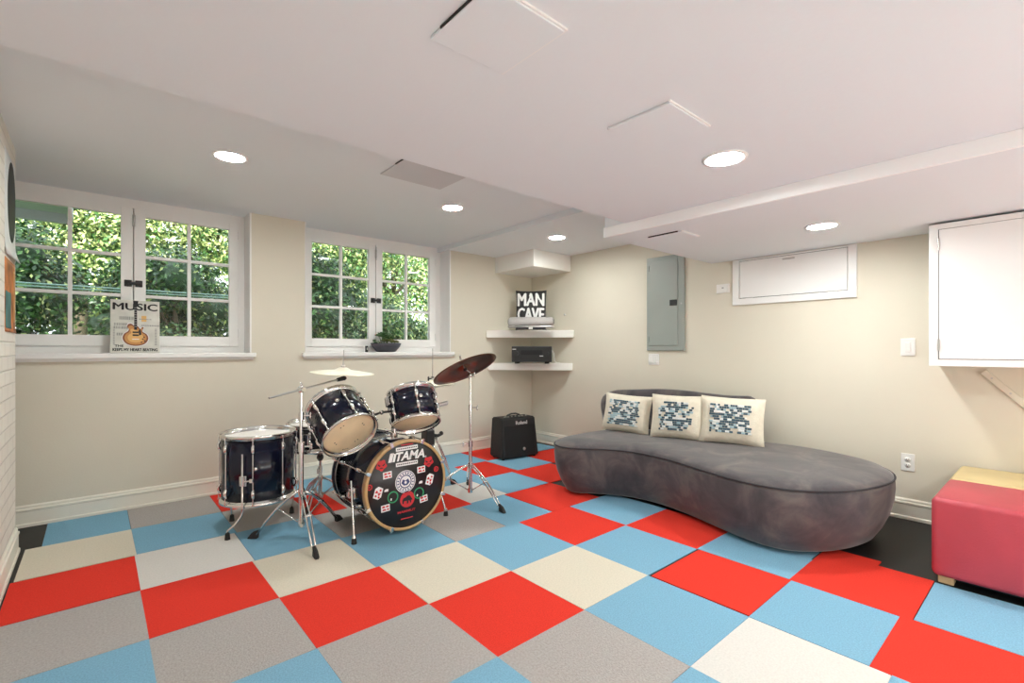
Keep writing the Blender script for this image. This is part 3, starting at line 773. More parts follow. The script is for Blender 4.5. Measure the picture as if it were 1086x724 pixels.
# art on the head: HD(a, b) is a frame on the head, a to the right, b up
def HD(a, c, rot=0.0, lift=.0018): return TA @ at(a, c, f_+lift) @ Matrix.Rotation(rot, 4, 'Z')
def disc(b, R, T, mi=0, n=32, r0=0.0, h=.0004):
    if r0 > 0: b.lathe([(r0, 0), (R, 0), (R, h), (r0, h)], n, mi, T=T, closed=True, smooth=False)
    else: b.lathe([(R, 0), (R, h), (0, h)], n, mi, T=T, smooth=False)
b = MB('letter')
b.text('TAMA', .205, .056, HD(.022, .185), bold=.035, shear=.25)
b.prism([(-.132,.157), (-.108,.157), (-.094,.213), (-.118,.213)], 0, .0006, T=HD(0, 0))
b.prism([(-.103,.157), (-.088,.157), (-.076,.205), (-.112,.213), (-.113,.208), (-.092,.20)], 0, .0006, T=HD(0, 0))
disc(b, .006, HD(.132, .160), r0=.003); b.build('brand_lettering', fh, label='white slanted brand lettering')
for cy, rot in ((.232, .02), (.135, .0)):
    b = MB('stickerwhite', 'ink'); T2 = HD(-.003, cy, rot); b.prism([(-.077,-.012), (.077,-.012), (.077,.012), (-.077,.012)], 0, .0004, T=T2)
    for i in range(12):
        x = -.068 + i*.0118
        b.prism([(x, -.004), (x+.008, -.004), (x+.008, .004), (x, .004)], .0004, .0007, 1, T=T2)
    b.build('bar_sticker', fh, label='white bar sticker')
for a, c, rot in ((-.177, .147, .0), (.155, .121, .0)):
    b = MB('inkred', 'headblack'); T2 = HD(a, c, rot)
    pts = []
    for i in range(30):
        an = 2*PI*i/30; rr = .034*(1+.13*math.cos(5*an+1.2))*(1 if math.sin(an) > -.3 else .92)
        pts.append((rr*math.cos(an), rr*math.sin(an)))
    b.prism(pts, 0, .0004, T=T2)
    for s in (-1, 1): b.prism([(s*.004, .000), (s*.024, .014), (s*.022, .002), (s*.012, -.005)][::s], .0004, .0007, 1, T=T2)
    b.prism([(-.014,-.018), (.014,-.018), (.008,-.012), (-.008,-.012)], .0004, .0007, 1, T=T2)
    b.build('mask_sticker', fh, label='red mask-like sticker')
for a, c in ((.212, .065), (-.253, .028)):
    b = MB('inkred'); disc(b, .018, HD(a, c), r0=.011); disc(b, .006, HD(a-.003, c)); b.build('ring_sticker', fh, label='small red ring sticker')
for a, c, rot in ((-.137, .083, .05), (.10, .08, .04), (-.15, -.118, .05), (.118, -.113, .12)):
    b = MB('stickerwhite', 'inkred'); T2 = HD(a, c, rot)
    b.prism([(-.029,-.021), (.029,-.021), (.029,.021), (-.029,.021)], 0, .0004, T=T2)
    b.prism([(-.022,.003), (-.002,.003), (-.004,.015), (-.020,.015)], .0004, .0007, 1, T=T2); b.prism([(.003,.004), (.022,.004), (.022,.014), (.003,.014)], .0004, .0007, 1, T=T2)
    b.prism([(-.022,-.014), (.006,-.014), (.0,-.004), (-.018,-.004)], .0004, .0007, 1, T=T2); b.prism([(.010,-.015), (.023,-.015), (.023,-.005), (.010,-.005)], .0004, .0007, 1, T=T2)
    b.build('card_sticker', fh, label='small white and red card sticker')
for a, c, rot in ((-.198, -.016, -.35), (.163, .005, -.3)):
    b = MB('stickerwhite', 'inkred'); T2 = HD(a, c, rot)
    b.prism([(-.024,-.034), (.012,-.038), (.027,-.02), (.024,.032), (-.010,.038), (-.027,.02)], 0, .0004, T=T2)
    for x, y in ((-.010,-.02), (.008,-.008), (-.012,.006), (.010,.018), (.012,-.024)): disc(b, .007, T2 @ at(x, y, .0004), 1, 12)
    b.prism([(-.022,-.004), (.02,-.001), (.02,.004), (-.022,.001)], .0004, .0007, 1, T=T2)
    b.build('spotted_sticker', fh, label='tilted white sticker with red spots')
for a, c in ((-.144, -.010), (.096, -.002)):
    b = MB('stickerwhite'); b.prism([(-.014,-.008), (.012,-.008), (.014,.006), (.0,.009), (-.012,.003)], 0, .0004, T=HD(a, c)); b.build('scrap_sticker', fh, label='tiny white sticker scrap')
b = MB('stickerwhite', 'inkblue'); T2 = HD(-.013, .022)
disc(b, .071, T2); disc(b, .066, T2 @ at(0, 0, .0004), 1, r0=.062); disc(b, .043, T2 @ at(0, 0, .0004), 1, r0=.036)
for i in range(18):
    a = 2*PI*i/18; b.prism([(-.004,.047), (.004,.047), (.0045,.058), (-.0045,.058)], .0004, .0008, 1, T=T2 @ Matrix.Rotation(a, 4, 'Z'))
b.prism([(-.030,-.006), (-.018,.016), (.0,.006), (.018,.016), (.030,-.006), (.012,-.024), (-.012,-.024)], .0004, .0008, 1, T=T2)
disc(b, .009, T2 @ at(0, -.006, .0008), 0)
b.build('badge_sticker', fh, label='round white and navy badge sticker')
for a, c in ((-.10, -.060), (.083, -.070)):
    b = MB('inkgreen', 'letter'); disc(b, .037, HD(a, c), r0=.029); b.prism([(-.018,-.016), (-.010,-.02), (-.006,-.008), (-.014,-.004)], 0, .0005, 1, T=HD(a, c)); b.build('green_ring_sticker', fh, label='green ring sticker')
b = MB('inkred', 'headblack'); T2 = HD(0, -.092)
disc(b, .051, T2)
b.prism([(-.034,-.026), (-.026,-.026), (-.024,-.010), (-.004,-.010), (-.004,-.028), (.006,-.028), (.008,-.010), (.016,-.012), (.022,-.028), (.028,-.026), (.026,-.008), (.034,-.012), (.036,-.006),
         (.026,.008), (.018,.020), (.004,.024), (-.012,.014), (-.028,.010), (-.036,-.004)], .0004, .0008, 1, T=T2)
b.build('animal_sticker', fh, label='round red sticker with a black shaggy animal')
b = MB('inkred'); b.text('MAMMUT', .125, .016, HD(-.006, -.166), bold=.02);
b.build('red_lettering', fh, label='small red lettering')
for y_ in (-.211, .255):
    b = MB('inkred'); b.prism([(-.045, y_-.003), (.04, y_-.003), (.04, y_+.003), (-.045, y_+.003)], 0, .0005, T=HD(0, 0)); b.build('red_line', fh, label='thin red printed line')
# spurs
for s, foot in ((-1, V((1.015, -.115, 0))), (1, V((1.70, -.06, 0)))):
    an = 0.0 if s > 0 else PI
    base = V((BX + s*(BR+.004), .005, BZ-.035))
    b = MB('chrome'); b.box(base-V((.020, .035, .035)), base+V((.020, .035, .035)), bev=.008, seg=3)
    b.cyl(base+V((s*.020, 0, -.028)), base+V((s*.020, 0, .032)), .018, n=16)
    b.cyl(base+V((s*.02, 0, 0)), base+V((s*.045, -.01, 0)), .006, n=8); b.box(base+V((s*.045-.006, -.026, -.018)), base+V((s*.045+.006, .006, .018)), bev=.004)
    b.build('spur_bracket', t)
    top = base + V((s*.020, 0, .075)); d = (foot + V((0,0,.03)) - top).normalized()
    b = MB('chrome'); b.cyl(top, foot+V((0,0,.03)), .0065, n=12); b.cyl(foot+V((0,0,.034))-d*.012, foot+V((0,0,.03))-d*.002, .013, n=16); sp = b.build('spur_leg', t)
    b = MB('rubber'); b.cyl(foot+V((0,0,.030)), foot+V((0,0,.0)), .013, .017, n=16); b.build('rubber_foot', sp)
# tom holder
P0 = V((1.335, -.005, BZ+BR-.004))
b = MB('chrome'); b.box(P0+V((-.045, -.03, .0)), P0+V((.045, .03, .012)), bev=.004); b.cyl(P0, P0+V((0,0,.045)), .021, n=20); b.cyl(P0+V((0,0,.03)), P0+V((0,0,.225)), .0125, n=16)
b.box(P0+V((-.026,-.022,.155)), P0+V((.026,.022,.215)), bev=.006, seg=3)
b.cyl(P0+V((-.03, 0, .03)), P0+V((-.05, 0, .03)), .006, n=8); b.box(P0+V((-.06,-.016,.024)), P0+V((-.05,.016,.036)), bev=.003)
b.build('tom_holder', t)
U1, U2 = V((-.10, .80, .60)).normalized(), V((.10, .50, .86)).normalized()
C1, C2 = V((1.045, .030, .637)), V((1.433, -.112, .690))
R1, L1, R2, L2 = .168, .238, .149, .190
tgt1 = C1 + U1*.12 + V((.92, .05, .02)).normalized()*(R1+.02)
tgt2 = C2 + U2*.125 + V((-.86, .38, .1)).normalized()*(R2+.02)
for tg in (tgt1, tgt2):
    b = MB('black', 'chrome'); q = P0+V((0, 0, .185)); mid = (q+tg)/2 + V((0, 0, .012))
    b.tube([q, mid, tg], .0075, n=10); b.cyl(tg - (tg-mid).normalized()*.03, tg, .014, n=14, mi=1); b.ell(mid, (.016, .016, .016), 1)
    b.build('tom_arm', t)

# --- rack toms
def rack_tom(o, u, R, L, spin, label, tgt):
    T = axis(o, u)
    t = thing('rack_tom', label, 'drum', T)
    drum(t, R, 0, L, 6, spin, full=True)
    ti = T.inverted() @ tgt; a = math.atan2(ti.y, ti.x)
    b = MB('chrome'); T2 = Matrix.Rotation(a, 4, 'Z')
    b.box((R-.002, -.028, ti.z-.032), (R+.016, .028, ti.z+.032), bev=.006, T=T2); b.cyl((R+.014, 0, ti.z-.030), (R+.014, 0, ti.z+.030), .014, n=14, T=T2); b.build('mount_bracket', t, world=False)
    b = MB('chrome'); aa = spin + .5*2*PI/6; T2 = Matrix.Rotation(aa, 4, 'Z')
    ca = T.inverted().to_3x3() @ V((-.35, -.93, .1)); aa = math.atan2(ca.y, ca.x)+.25
    b.lathe([(0, .003), (.012, .002), (.014, 0)], 16, T=Matrix.Rotation(aa, 4, 'Z') @ frame((R+.0005, 0, L*.62), (0, 1, 0), (0, 0, 1), (1, 0, 0))); b.build('badge', t, world=False)
    return t, T
t1, T1 = rack_tom(C1, U1, R1, L1, .55, 'left rack tom, steeply tilted so its tan lower head faces the camera', tgt1)
b = MB('ink'); 
for i in range(4):
    a = .9 + i*PI/2
    for d in (-.10, .10):
        b = MB('ink'); disc(b, .0042, T1 @ at(R1*.60*math.cos(a+d), R1*.60*math.sin(a+d), -.0030), n=10); b.build('head_mark', t1, label='small dark mark on the lower head')
b2 = MB('ink'); b2.text('Remo', .04, .010, T1 @ at(R1*.0, R1*.80, -.0030) @ Matrix.Rotation(PI, 4, 'X'), bold=.01)
b2.build('head_lettering', t1, label='tiny dark lettering at the head rim')
t2, T2_ = rack_tom(C2, U2, R2, L2, .2, 'right rack tom, nearly upright above the bass drum and left of the dark cymbal', tgt2)

# --- floor tom
FC = V((.661, .594, 0)); FRD = .214
t = thing('floor_tom', 'deep dark blue floor tom on three legs at the left of the kit', 'drum', at(*FC))
drum(t, FRD, .212, .598, 8, -1.15, botm='headwhite', full=True)
for (foot, a) in ((V((.455, .452, 0)), math.radians(-125)), (V((.545, .80, 0)), math.radians(122)), (V((.90, .70, 0)), math.radians(10))):
    d = V((math.cos(a), math.sin(a), 0))
    p = FC + d*(FRD+.022)
    b = MB('chrome'); b.box(V((FRD-.002, -.022, .32)), V((FRD+.018, .022, .385)), bev=.006, T=at(*FC) @ Matrix.Rotation(a, 4, 'Z')); b.cyl(V((FRD+.02, 0, .325)), V((FRD+.02, 0, .38)), .013, n=14, T=at(*FC) @ Matrix.Rotation(a, 4, 'Z'))
    b.cyl(V((FRD+.02, .01, .35)), V((FRD+.02, .045, .355)), .005, n=8, T=at(*FC) @ Matrix.Rotation(a, 4, 'Z')); b.box(V((FRD+.014, .04, .342)), V((FRD+.026, .062, .368)), bev=.004, T=at(*FC) @ Matrix.Rotation(a, 4, 'Z'))
    b.build('leg_bracket', t)
    b = MB('chrome'); b.tube([p+V((0,0,.52)), p+V((0,0,.17)), p+V((0,0,.14))+(foot-p)*.08, p.lerp(foot, .55)+V((0,0,.085)), foot+V((0,0,.055)), foot+V((0,0,.03))], .0062, n=10)
    lg = b.build('leg', t)
    b = MB('rubber'); b.cyl(foot+V((0,0,.040)), foot, .012, .016, n=14); b.build('rubber_foot', lg)
b = MB('chrome'); ab = math.radians(-108); b.lathe([(0, .004), (.010, .003), (.013, 0)], 16, T=at(*FC) @ Matrix.Rotation(ab, 4, 'Z') @ frame((FRD+.0005, 0, .42), (0, 1, 0), (0, 0, 1), (1, 0, 0))); b.build('badge', t)

# --- snare drum
SC = V((1.085, .785, 0)); us = V((-.02, -.05, 1)).normalized()
T = axis(V((SC.x, SC.y, .452)), us)
t = thing('snare_drum', 'shallow dark snare drum behind the tilted left rack tom', 'drum', T)
drum(t, .176, 0, .15, 8, .3, botm='headwhite', lug=.045, full=True)
b = MB('chrome'); b.box((.174, -.02, .03), (.196, .02, .12), bev=.005, T=Matrix.Rotation(-2.2, 4, 'Z')); b.build('strainer', t, world=False)

# --- stands
def foot_block(b, foot, d):
    d = V((d.x, d.y, 0)).normalized(); s = V((-d.y, d.x, 0))
    T = frame(foot, d, s, UP)
    bm = bmesh.new()
    pts = [(-.035,-.013,.0), (.030,-.015,0), (.030,.015,0), (-.035,.013,0), (-.045,-.010,.055), (-.002,-.012,.040), (-.002,.012,.040), (-.045,.010,.055)]
    bv = [bm.verts.new(p) for p in pts]
    for f in ((3,2,1,0),(4,5,6,7),(0,1,5,4),(1,2,6,5),(2,3,7,6),(3,0,4,7)): bm.faces.new([bv[i] for i in f])
    bmesh.ops.bevel(bm, geom=bm.edges[:], offset=.005, segments=2, affect='EDGES')
    b.addbm(bm, 0, False, T)
def tripod(t, c, zhi, zlo, feet, double=True, legm='chrome', r=.0055, mid=.5):
    for ft in feet:
        ft = V((ft[0], ft[1], 0)); d = (ft - V((c.x, c.y, 0))).normalized(); s = V((-d.y, d.x, 0))
        top = V((c.x, c.y, zhi)) + d*.022; end = ft + V((0, 0, .028)) - d*.03
        k = top.lerp(end, mid) + V((0, 0, .028))
        b = MB(legm)
        for q in ((-.011, .011) if double else (0,)):
            b.tube([top+s*q, top.lerp(k, .5)+s*q+V((0,0,.006)), k+s*q*1.2, k.lerp(end, .5)+s*q+V((0,0,.006)), end+s*q*.9], r, n=8)
        b.cyl(k-s*.018, k+s*.018, .007, n=10)
        lg = b.build('leg', t)
        b = MB('rubber'); foot_block(b, ft, d); b.build('rubber_foot', lg)
        b = MB(legm); b.tube([V((c.x, c.y, zlo)) + d*.018, k], .0045, n=8); b.build('brace', t)
    for z in (zhi, zlo):
        b = MB('chrome'); b.cyl(V((c.x, c.y, z-.018)), V((c.x, c.y, z+.018)), .020, n=18); b.build('collar', t)
def wing(b, p, d):
    d = V(d).normalized(); b.cyl(p, p+d*.035, .005, n=8); b.ell(p+d*.04+V((0,0,.008)), (.007, .007, .013), u=10, w=8); b.ell(p+d*.04-V((0,0,.008)), (.007, .007, .013), u=10, w=8)
def clampc(b, p, r=.017, h=.022, d=(1, -.4, 0)):
    p = V(p); b.cyl(p-V((0,0,h)), p+V((0,0,h)), r, n=18); wing(b, p+V(d).normalized()*r*.9, d)
def cymbal(name, label, o, u, R, m, bell=.055, h=.022, cat='cymbal', group=None):
    T = axis(o, u); t = thing(name, label, cat, T, group)
    top = [(.006, h+.016), (bell*.45, h+.014), (bell*.8, h+.004), (bell, h-.003), (R*.6, h*.55), (R*.85, h*.2), (R, 0)]
    bot = [(r, z-.0022) for r, z in top[::-1]]
    b = MB(m); b.lathe(top+bot, 64, closed=True); b.build('cymbal_plate', t, world=False)
    b = MB('headwhite' if m == 'brass' else 'rubber'); b.lathe([(.004, h+.015), (.014, h+.015), (.014, h+.030), (.004, h+.030)], 16, closed=True); b.build('felt_washer', t, world=False)
    return t

# boom stand, left
c = V((.80, .17, 0))
t = thing('cymbal_boom_stand', 'chrome boom cymbal stand between the floor tom and bass drum', 'cymbal stand', at(*c))
b = MB('chrome'); b.cyl(c+V((0,0,.075)), c+V((0,0,.56)), .0145, n=18); b.build('lower_tube', t)
b = MB('chrome'); b.cyl(c+V((0,0,.55)), c+V((0,0,.905)), .0095, n=16); b.build('upper_tube', t)
for z, r1, h1 in ((.565, .020, .028), (.755, .016, .022)):
    b = MB('chrome'); clampc(b, c+V((0,0,z)), r1, h1); b.build('height_clamp', t)
tripod(t, c, .29, .10, ((.575, .375), (.775, -.165), (1.10, .335)))
bd = (V((1.10, .248, .970)) - (c+V((0,0,.915)))).normalized(); J = c+V((0,0,.917))
b = MB('chrome'); b.ell(J, (.022, .022, .026)); b.cyl(J-V((0,0,.03)), J, .014, n=14); b.cyl(J-bd.cross(UP).normalized()*.03, J+bd.cross(UP).normalized()*.03, .013, n=14); wing(b, J+V((0,0,.01)), (-.3,-.9,.4)); b.build('tilter', t)
b = MB('steel'); b.cyl(J-bd*.205, J+bd*.30, .0062, n=12); b.build('boom_arm', t)
E_ = J+bd*.30
b = MB('black'); b.cyl(E_-bd*.04, E_+bd*.012, .012, .016, n=14); b.ell(E_+bd*.012, (.018, .018, .015)); b.build('arm_joint', t)
b = MB('steel'); pu = V((.06, .02, 1)).normalized(); b.cyl(E_, E_+pu*.19, .0035, n=8); b.build('cymbal_post', t)
cymbal('crash_cymbal', 'pale brass crash cymbal seen edge-on above the tilted left rack tom', E_+pu*.038, V((.04, -.055, 1)), .203, 'brass')

# ride stand, right
c = V((2.05, .13, 0))
t = thing('cymbal_stand', 'straight chrome cymbal stand holding the dark cymbal right of the bass drum', 'cymbal stand', at(*c))
b = MB('chrome'); b.cyl(c+V((0,0,.055)), c+V((0,0,.44)), .0135, n=18); b.build('lower_tube', t)
b = MB('chrome'); b.cyl(c+V((0,0,.43)), c+V((0,0,.72)), .0105, n=16); b.build('middle_tube', t)
b = MB('chrome'); b.cyl(c+V((0,0,.71)), c+V((0,0,.955)), .008, n=16); b.build('upper_tube', t)
for z, r1, d1 in ((.43, .018, (-1, .3, 0)), (.71, .015, (.8, -.7, 0))):
    b = MB('chrome'); clampc(b, c+V((0,0,z)), r1, .023, d1); b.build('height_clamp', t)
tripod(t, c, .265, .07, ((2.04, -.275), (1.72, .295), (2.27, .47)))
RU = V((-.13, .47, .88)).normalized(); RC = V((2.015, .150, 1.008)); J = c+V((0,0,.962))
b = MB('chrome'); b.ell(J, (.019, .019, .022)); b.cyl(J-V((0,0,.03)), J, .012, n=14); wing(b, J, (.3,-.9,.2)); b.build('tilter', t)
b = MB('steel'); b.tube([J, J+V((0,0,.02)), RC, RC+RU*.085], .0042, n=8); b.build('cymbal_post', t)
b = MB('black'); b.cyl(RC-RU*.012, RC+RU*.006, .016, n=14); b.build('cymbal_seat', t)
cymbal('ride_cymbal', 'large dark bronze ride cymbal tilted on the stand right of the bass drum', RC, RU, .262, 'bronze', .06, .026)
b = MB('chrome'); wing(b, RC+RU*.065, RU); b.build('wing_nut', t)

# hi-hat
c = V((1.965, .545, 0))
t = thing('hi_hat_stand', 'chrome hi-hat stand standing behind the bass drum near the wall', 'cymbal stand', at(*c))
b = MB('chrome'); b.cyl(c+V((0,0,.05)), c+V((0,0,.83)), .0135, n=16); b.build('lower_tube', t)
b = MB('steel'); b.cyl(c+V((0,0,.83)), c+V((0,0,1.17)), .0035, n=8); b.build('pull_rod', t)
b = MB('black'); b.cyl(c+V((0,0,.905)), c+V((0,0,.935)), .012, n=14); wing(b, c+V((0,0,.92)), (-1,0,0)); b.build('clutch', t)
tripod(t, c, .44, .12, ((2.19, .555), (1.85, .74), (1.85, .35)), mid=.55)
b = MB('black'); b.box(c+V((-.085,-.055,.38)), c+V((-.012,.045,.50)), bev=.008); b.tube([c+V((-.02,-.02,.455)), c+V((.03,-.03,.445)), c+V((.06,-.03,.455))], .014, n=10); b.ell(c+V((.065,-.03,.462)), (.018,.018,.018)); b.build('clamp_block', t, label='black clamp with a knob')
b = MB('steel'); b.cyl(c+V((-.02,-.03,.69)), c+V((.105,-.05,.715)), .016, .018, n=16); b.ell(c+V((.105,-.05,.715)), (.014,.018,.018)); b.build('tube_arm', t)
b = MB('steel'); b.box(c+V((-.05, .03, .012)), c+V((.05, .32, .022)), bev=.003, T=None); b.box(c+V((-.035, -.03, 0)), c+V((.035, .06, .05)), bev=.006); b.build('pedal', t)
cymbal('hi_hat_cymbal', 'upper of the paired pale hi-hat cymbals behind the right rack tom', c+V((0,0,.876)), V((.0, .0, 1)), .178, 'brass', .05, .02, group='hi-hat cymbals')
cymbal('hi_hat_cymbal', 'lower of the paired pale hi-hat cymbals behind the right rack tom', c+V((0,0,.868)), V((0, 0.001, -1)), .178, 'brass', .05, .02, group='hi-hat cymbals')

# snare stand
c = V((1.12, .76, 0))
t = thing('snare_stand', 'low chrome stand with black basket arms carrying the shallow snare drum', 'drum stand', at(*c))
b = MB('chrome'); b.cyl(c+V((0,0,.055)), c+V((0,0,.26)), .0135, n=16); b.cyl(c+V((0,0,.25)), c+V((0,0,.345)), .010, n=14); b.build('tube', t)
b = MB('chrome'); clampc(b, c+V((0,0,.265)), .018, .022, (-.6,-.8,0)); b.build('height_clamp', t)
tripod(t, c, .20, .07, ((.965, .605), (1.34, .70), (1.06, .98)), legm='steel')
b = MB('black'); b.ell(c+V((0,0,.355)), (.026,.026,.026)); b.cyl(c+V((0,0,.33)), c+V((0,0,.385)), .016, n=14); b.build('tilter', t)
for k in range(3):
    a = .5 + k*2*PI/3; d = V((math.cos(a), math.sin(a), 0)); e = V((SC.x, SC.y, .44))
    b = MB('black'); b.tube([c+V((0,0,.375)), e*.5+c*.5+d*.07+V((0,0,.17)), e+d*.165-V((0,0,.012)), e+d*.196+V((0,0,.015))], .007, n=8); b.build('basket_arm', t)

# ------------------------------------------------------------------ things on the window sills
zs = 1.136
x0, x1 = -.074, .216
ln = math.radians(11)
T = frame((.071, 1.622, zs+.001), (1, 0, 0), (0, math.sin(ln), math.cos(ln)), (0, -math.cos(ln), math.sin(ln))) @ Matrix.Rotation(-.01, 4, 'Z')
t = thing('music_sign', 'tin sign with the word MUSIC and a sunburst guitar leaning on the left window', 'sign', T)
W_, H_ = .292, .402
b = MB('tin'); b.box((-W_/2, 0, -.002), (W_/2, H_, .001), bev=.0008, T=T); b.build('sign_plate', t)
def S(x, y, l=.0012): return T @ at(x, y, l)
b = MB('ink')
b.text('MUSIC', .262, .052, S(.0, .352), bold=.0, fat=.003)
b.build('lettering', t, label='black lettering'); b = MB('ink'); b.text('KEEPS MY HEART BEATING', .262, .021, S(0, .024), bold=.0, fat=.0012)
b.build('lettering', t, label='black lettering'); b = MB('ink'); b.text('THE', .05, .016, S(-.095, .052), bold=.0, fat=.001)
b.build('lettering', t, label='black lettering')
b = MB('inkgrey', 'gold3')
rnd = random.Random(4)
for (xa, xb, ya, yb) in ((-.125, -.035, .205, .225), (-.125, -.04, .18, .20), (-.095, -.02, .25, .275), (.035, .13, .205, .215), (-.13, -.12, .06, .20), (.115, .128, .06, .185), (-.11, -.06, .13, .15), (.02, .09, .255, .262)):
    x = xa
    if xb-xa > .02:
        while x < xb:
            w = rnd.uniform(.004, .011); b.prism([(x, ya), (x+w, ya), (x+w, yb), (x, yb)], .0011, .0014, T=T); x += w+.003
    else:
        y = ya
        while y < yb: b.prism([(xa, y), (xb, y), (xb, y+.006), (xa, y+.006)], .0011, .0014, T=T); y += .011
b.prism([(.035,.24), (.065,.24), (.065,.285), (.035,.285)], .0010, .0012, 1, T=T)
b.build('faded_print', t, label='faded grey printed marks')
b = MB('gold1', 'gold2', 'gold3', 'ink', 'stickerwhite')
body = [(-.068,.085), (-.076,.115), (-.066,.145), (-.046,.162), (-.040,.180), (-.050,.198), (-.044,.216), (-.026,.222), (-.012,.210), (.012,.204), (.022,.190), (.030,.184), (.042,.200), (.048,.192), (.040,.172), (.044,.160), (.066,.143), (.076,.115), (.068,.085), (.044,.062), (.0,.052), (-.044,.062)]
bc = [V((p.x, p.y)) for p in catmull([(x, y, 0) for x, y in body], 4)]
def scaled(k, cx_=.0, cy_=.118): return [((p.x-cx_)*k+cx_, (p.y-cy_)*k+cy_) for p in bc]
b.prism(scaled(1.06), .0012, .0016, 4, T=T); b.prism(scaled(1.0), .0016, .0019, 0, T=T); b.prism(scaled(.86), .0019, .0022, 1, T=T); b.prism(scaled(.62), .0022, .0025, 2, T=T)
b.prism([(-.009,.175), (.009,.175), (.008,.385), (-.008,.385)], .0025, .0030, 3, T=T)
b.prism([(-.013,.372), (.013,.372), (.016,.399), (-.016,.399)], .0025, .0030, 3, T=T)
for y in (.150, .128): b.prism([(-.018,y), (.018,y), (.018,y+.012), (-.018,y+.012)], .0025, .0030, 3, T=T)
b.prism([(-.02,.100), (.02,.100), (.02,.106), (-.02,.106)], .0025, .0030, 4, T=T)
b.prism([(.020,.13), (.034,.14), (.030,.18), (.018,.17)], .0025, .0029, 3, T=T)
for x, y in ((.042,.105), (.055,.09), (.035,.08), (.05,.12)): b.lathe([(.005, .0035), (.004, .0045), (0, .0045)], 10, 3, T=T @ at(x, y, 0))
for i in range(9): b.prism([(-.008,.20+i*.018), (.008,.20+i*.018), (.008,.2015+i*.018), (-.008,.2015+i*.018)], .0030, .0032, 4, T=T)
b.build('guitar_print', t, label='printed sunburst electric guitar')

PO = V((2.10, 1.665, zs))
t = thing('succulent_pot', 'charcoal bowl of succulents on the sill of the right window', 'potted plant', at(*PO))
b = MB('pot'); b.lathe([(0, 0), (.085, .0), (.105, .006), (.150, .055), (.166, .088), (.160, .091), (.150, .078), (.12, .060), (0, .058)], 40, T=at(*PO) @ Matrix.Diagonal((1, .56, 1, 1))); b.build('bowl', t)
b = MB('soil'); b.lathe([(0, .076), (.08, .076), (.146, .070), (.12, .058), (0, .058)], 28, T=at(*PO) @ Matrix.Diagonal((1, .56, 1, 1))); b.build('soil', t)
def rosette(c, n, L, w, m, seed, lift=.6):
    rnd = random.Random(seed); b = MB(m)
    for i in range(n):
        a = i*2.399+rnd.uniform(-.2, .2); el = lift*(.35+.9*i/n) + rnd.uniform(-.1, .1); l = L*(1-.35*i/n)
        d = V((math.cos(a)*math.cos(el), math.sin(a)*math.cos(el), math.sin(el))); s = V((-math.sin(a), math.cos(a), 0)); u = d.cross(s)
        Tm = frame(c, d, s, -u)
        bm = bmesh.new(); bmesh.ops.create_uvsphere(bm, u_segments=8, v_segments=6, radius=1)
        for v in bm.verts:
            x = (v.co.x+1)/2; v.co = V((x*l, v.co.y*w*(.35+.9*x-.35*x*x*x), v.co.z*w*.32 + .15*l*x*x))
        b.addbm(bm, 0, True, Tm)
    return b
for (dx, dz, n, L, w, m, sd, lf) in ((-.03, .145, 14, .095, .030, 'succ', 1, .9), (.055, .12, 12, .065, .024, 'succ', 2, .8), (.01, .10, 14, .08, .023, 'succ2', 3, .6), (.09, .09, 12, .055, .020, 'succ2', 4, .6)):
    q = PO + V((dx, -.01, .070))
    b = rosette(q+V((0, 0, dz-.06)), n, L, w, m, sd, lf)
    b.cyl(q-V((0,0,.006)), q+V((0, 0, dz-.055)), .006, n=8)
    b.build('succulent', t)
b = MB('succ')
for (ex, ez) in ((-.135, .115), (-.125, .095), (-.10, .17), (-.05, .185)):
    p = PO + V((-.05, -.01, .07)); e = PO + V((ex, -.02, ez)); m_ = (p+e)/2+V((0,0,.02))
    b.tube([p, m_, e], [.004, .003, .0025], n=6); b.ell(e, (.022, .012, .010), u=8, w=6)
b.ell(PO+V((-.045, -.015, .175)), (.030, .024, .022)); b.ell(PO+V((.01, -.01, .165)), (.028, .02, .02)); b.tube([PO+V((0,-.01,.07)), PO+V((.005,-.01,.16))], .004, n=6)
b.build('trailing_stem', t)
b = MB('black', 'steel'); p = V((1.897, 1.68, zs)); b.box(p+V((-.012,-.012,0)), p+V((.012,.012,.062)), bev=.004); b.box(p+V((-.006,-.0135,.02)), p+V((.006,-.0115,.045)), 1)
tag(b.build('window_stop', loc=p), 'small upright black window stop on the sill beside the succulent bowl', 'window stop')

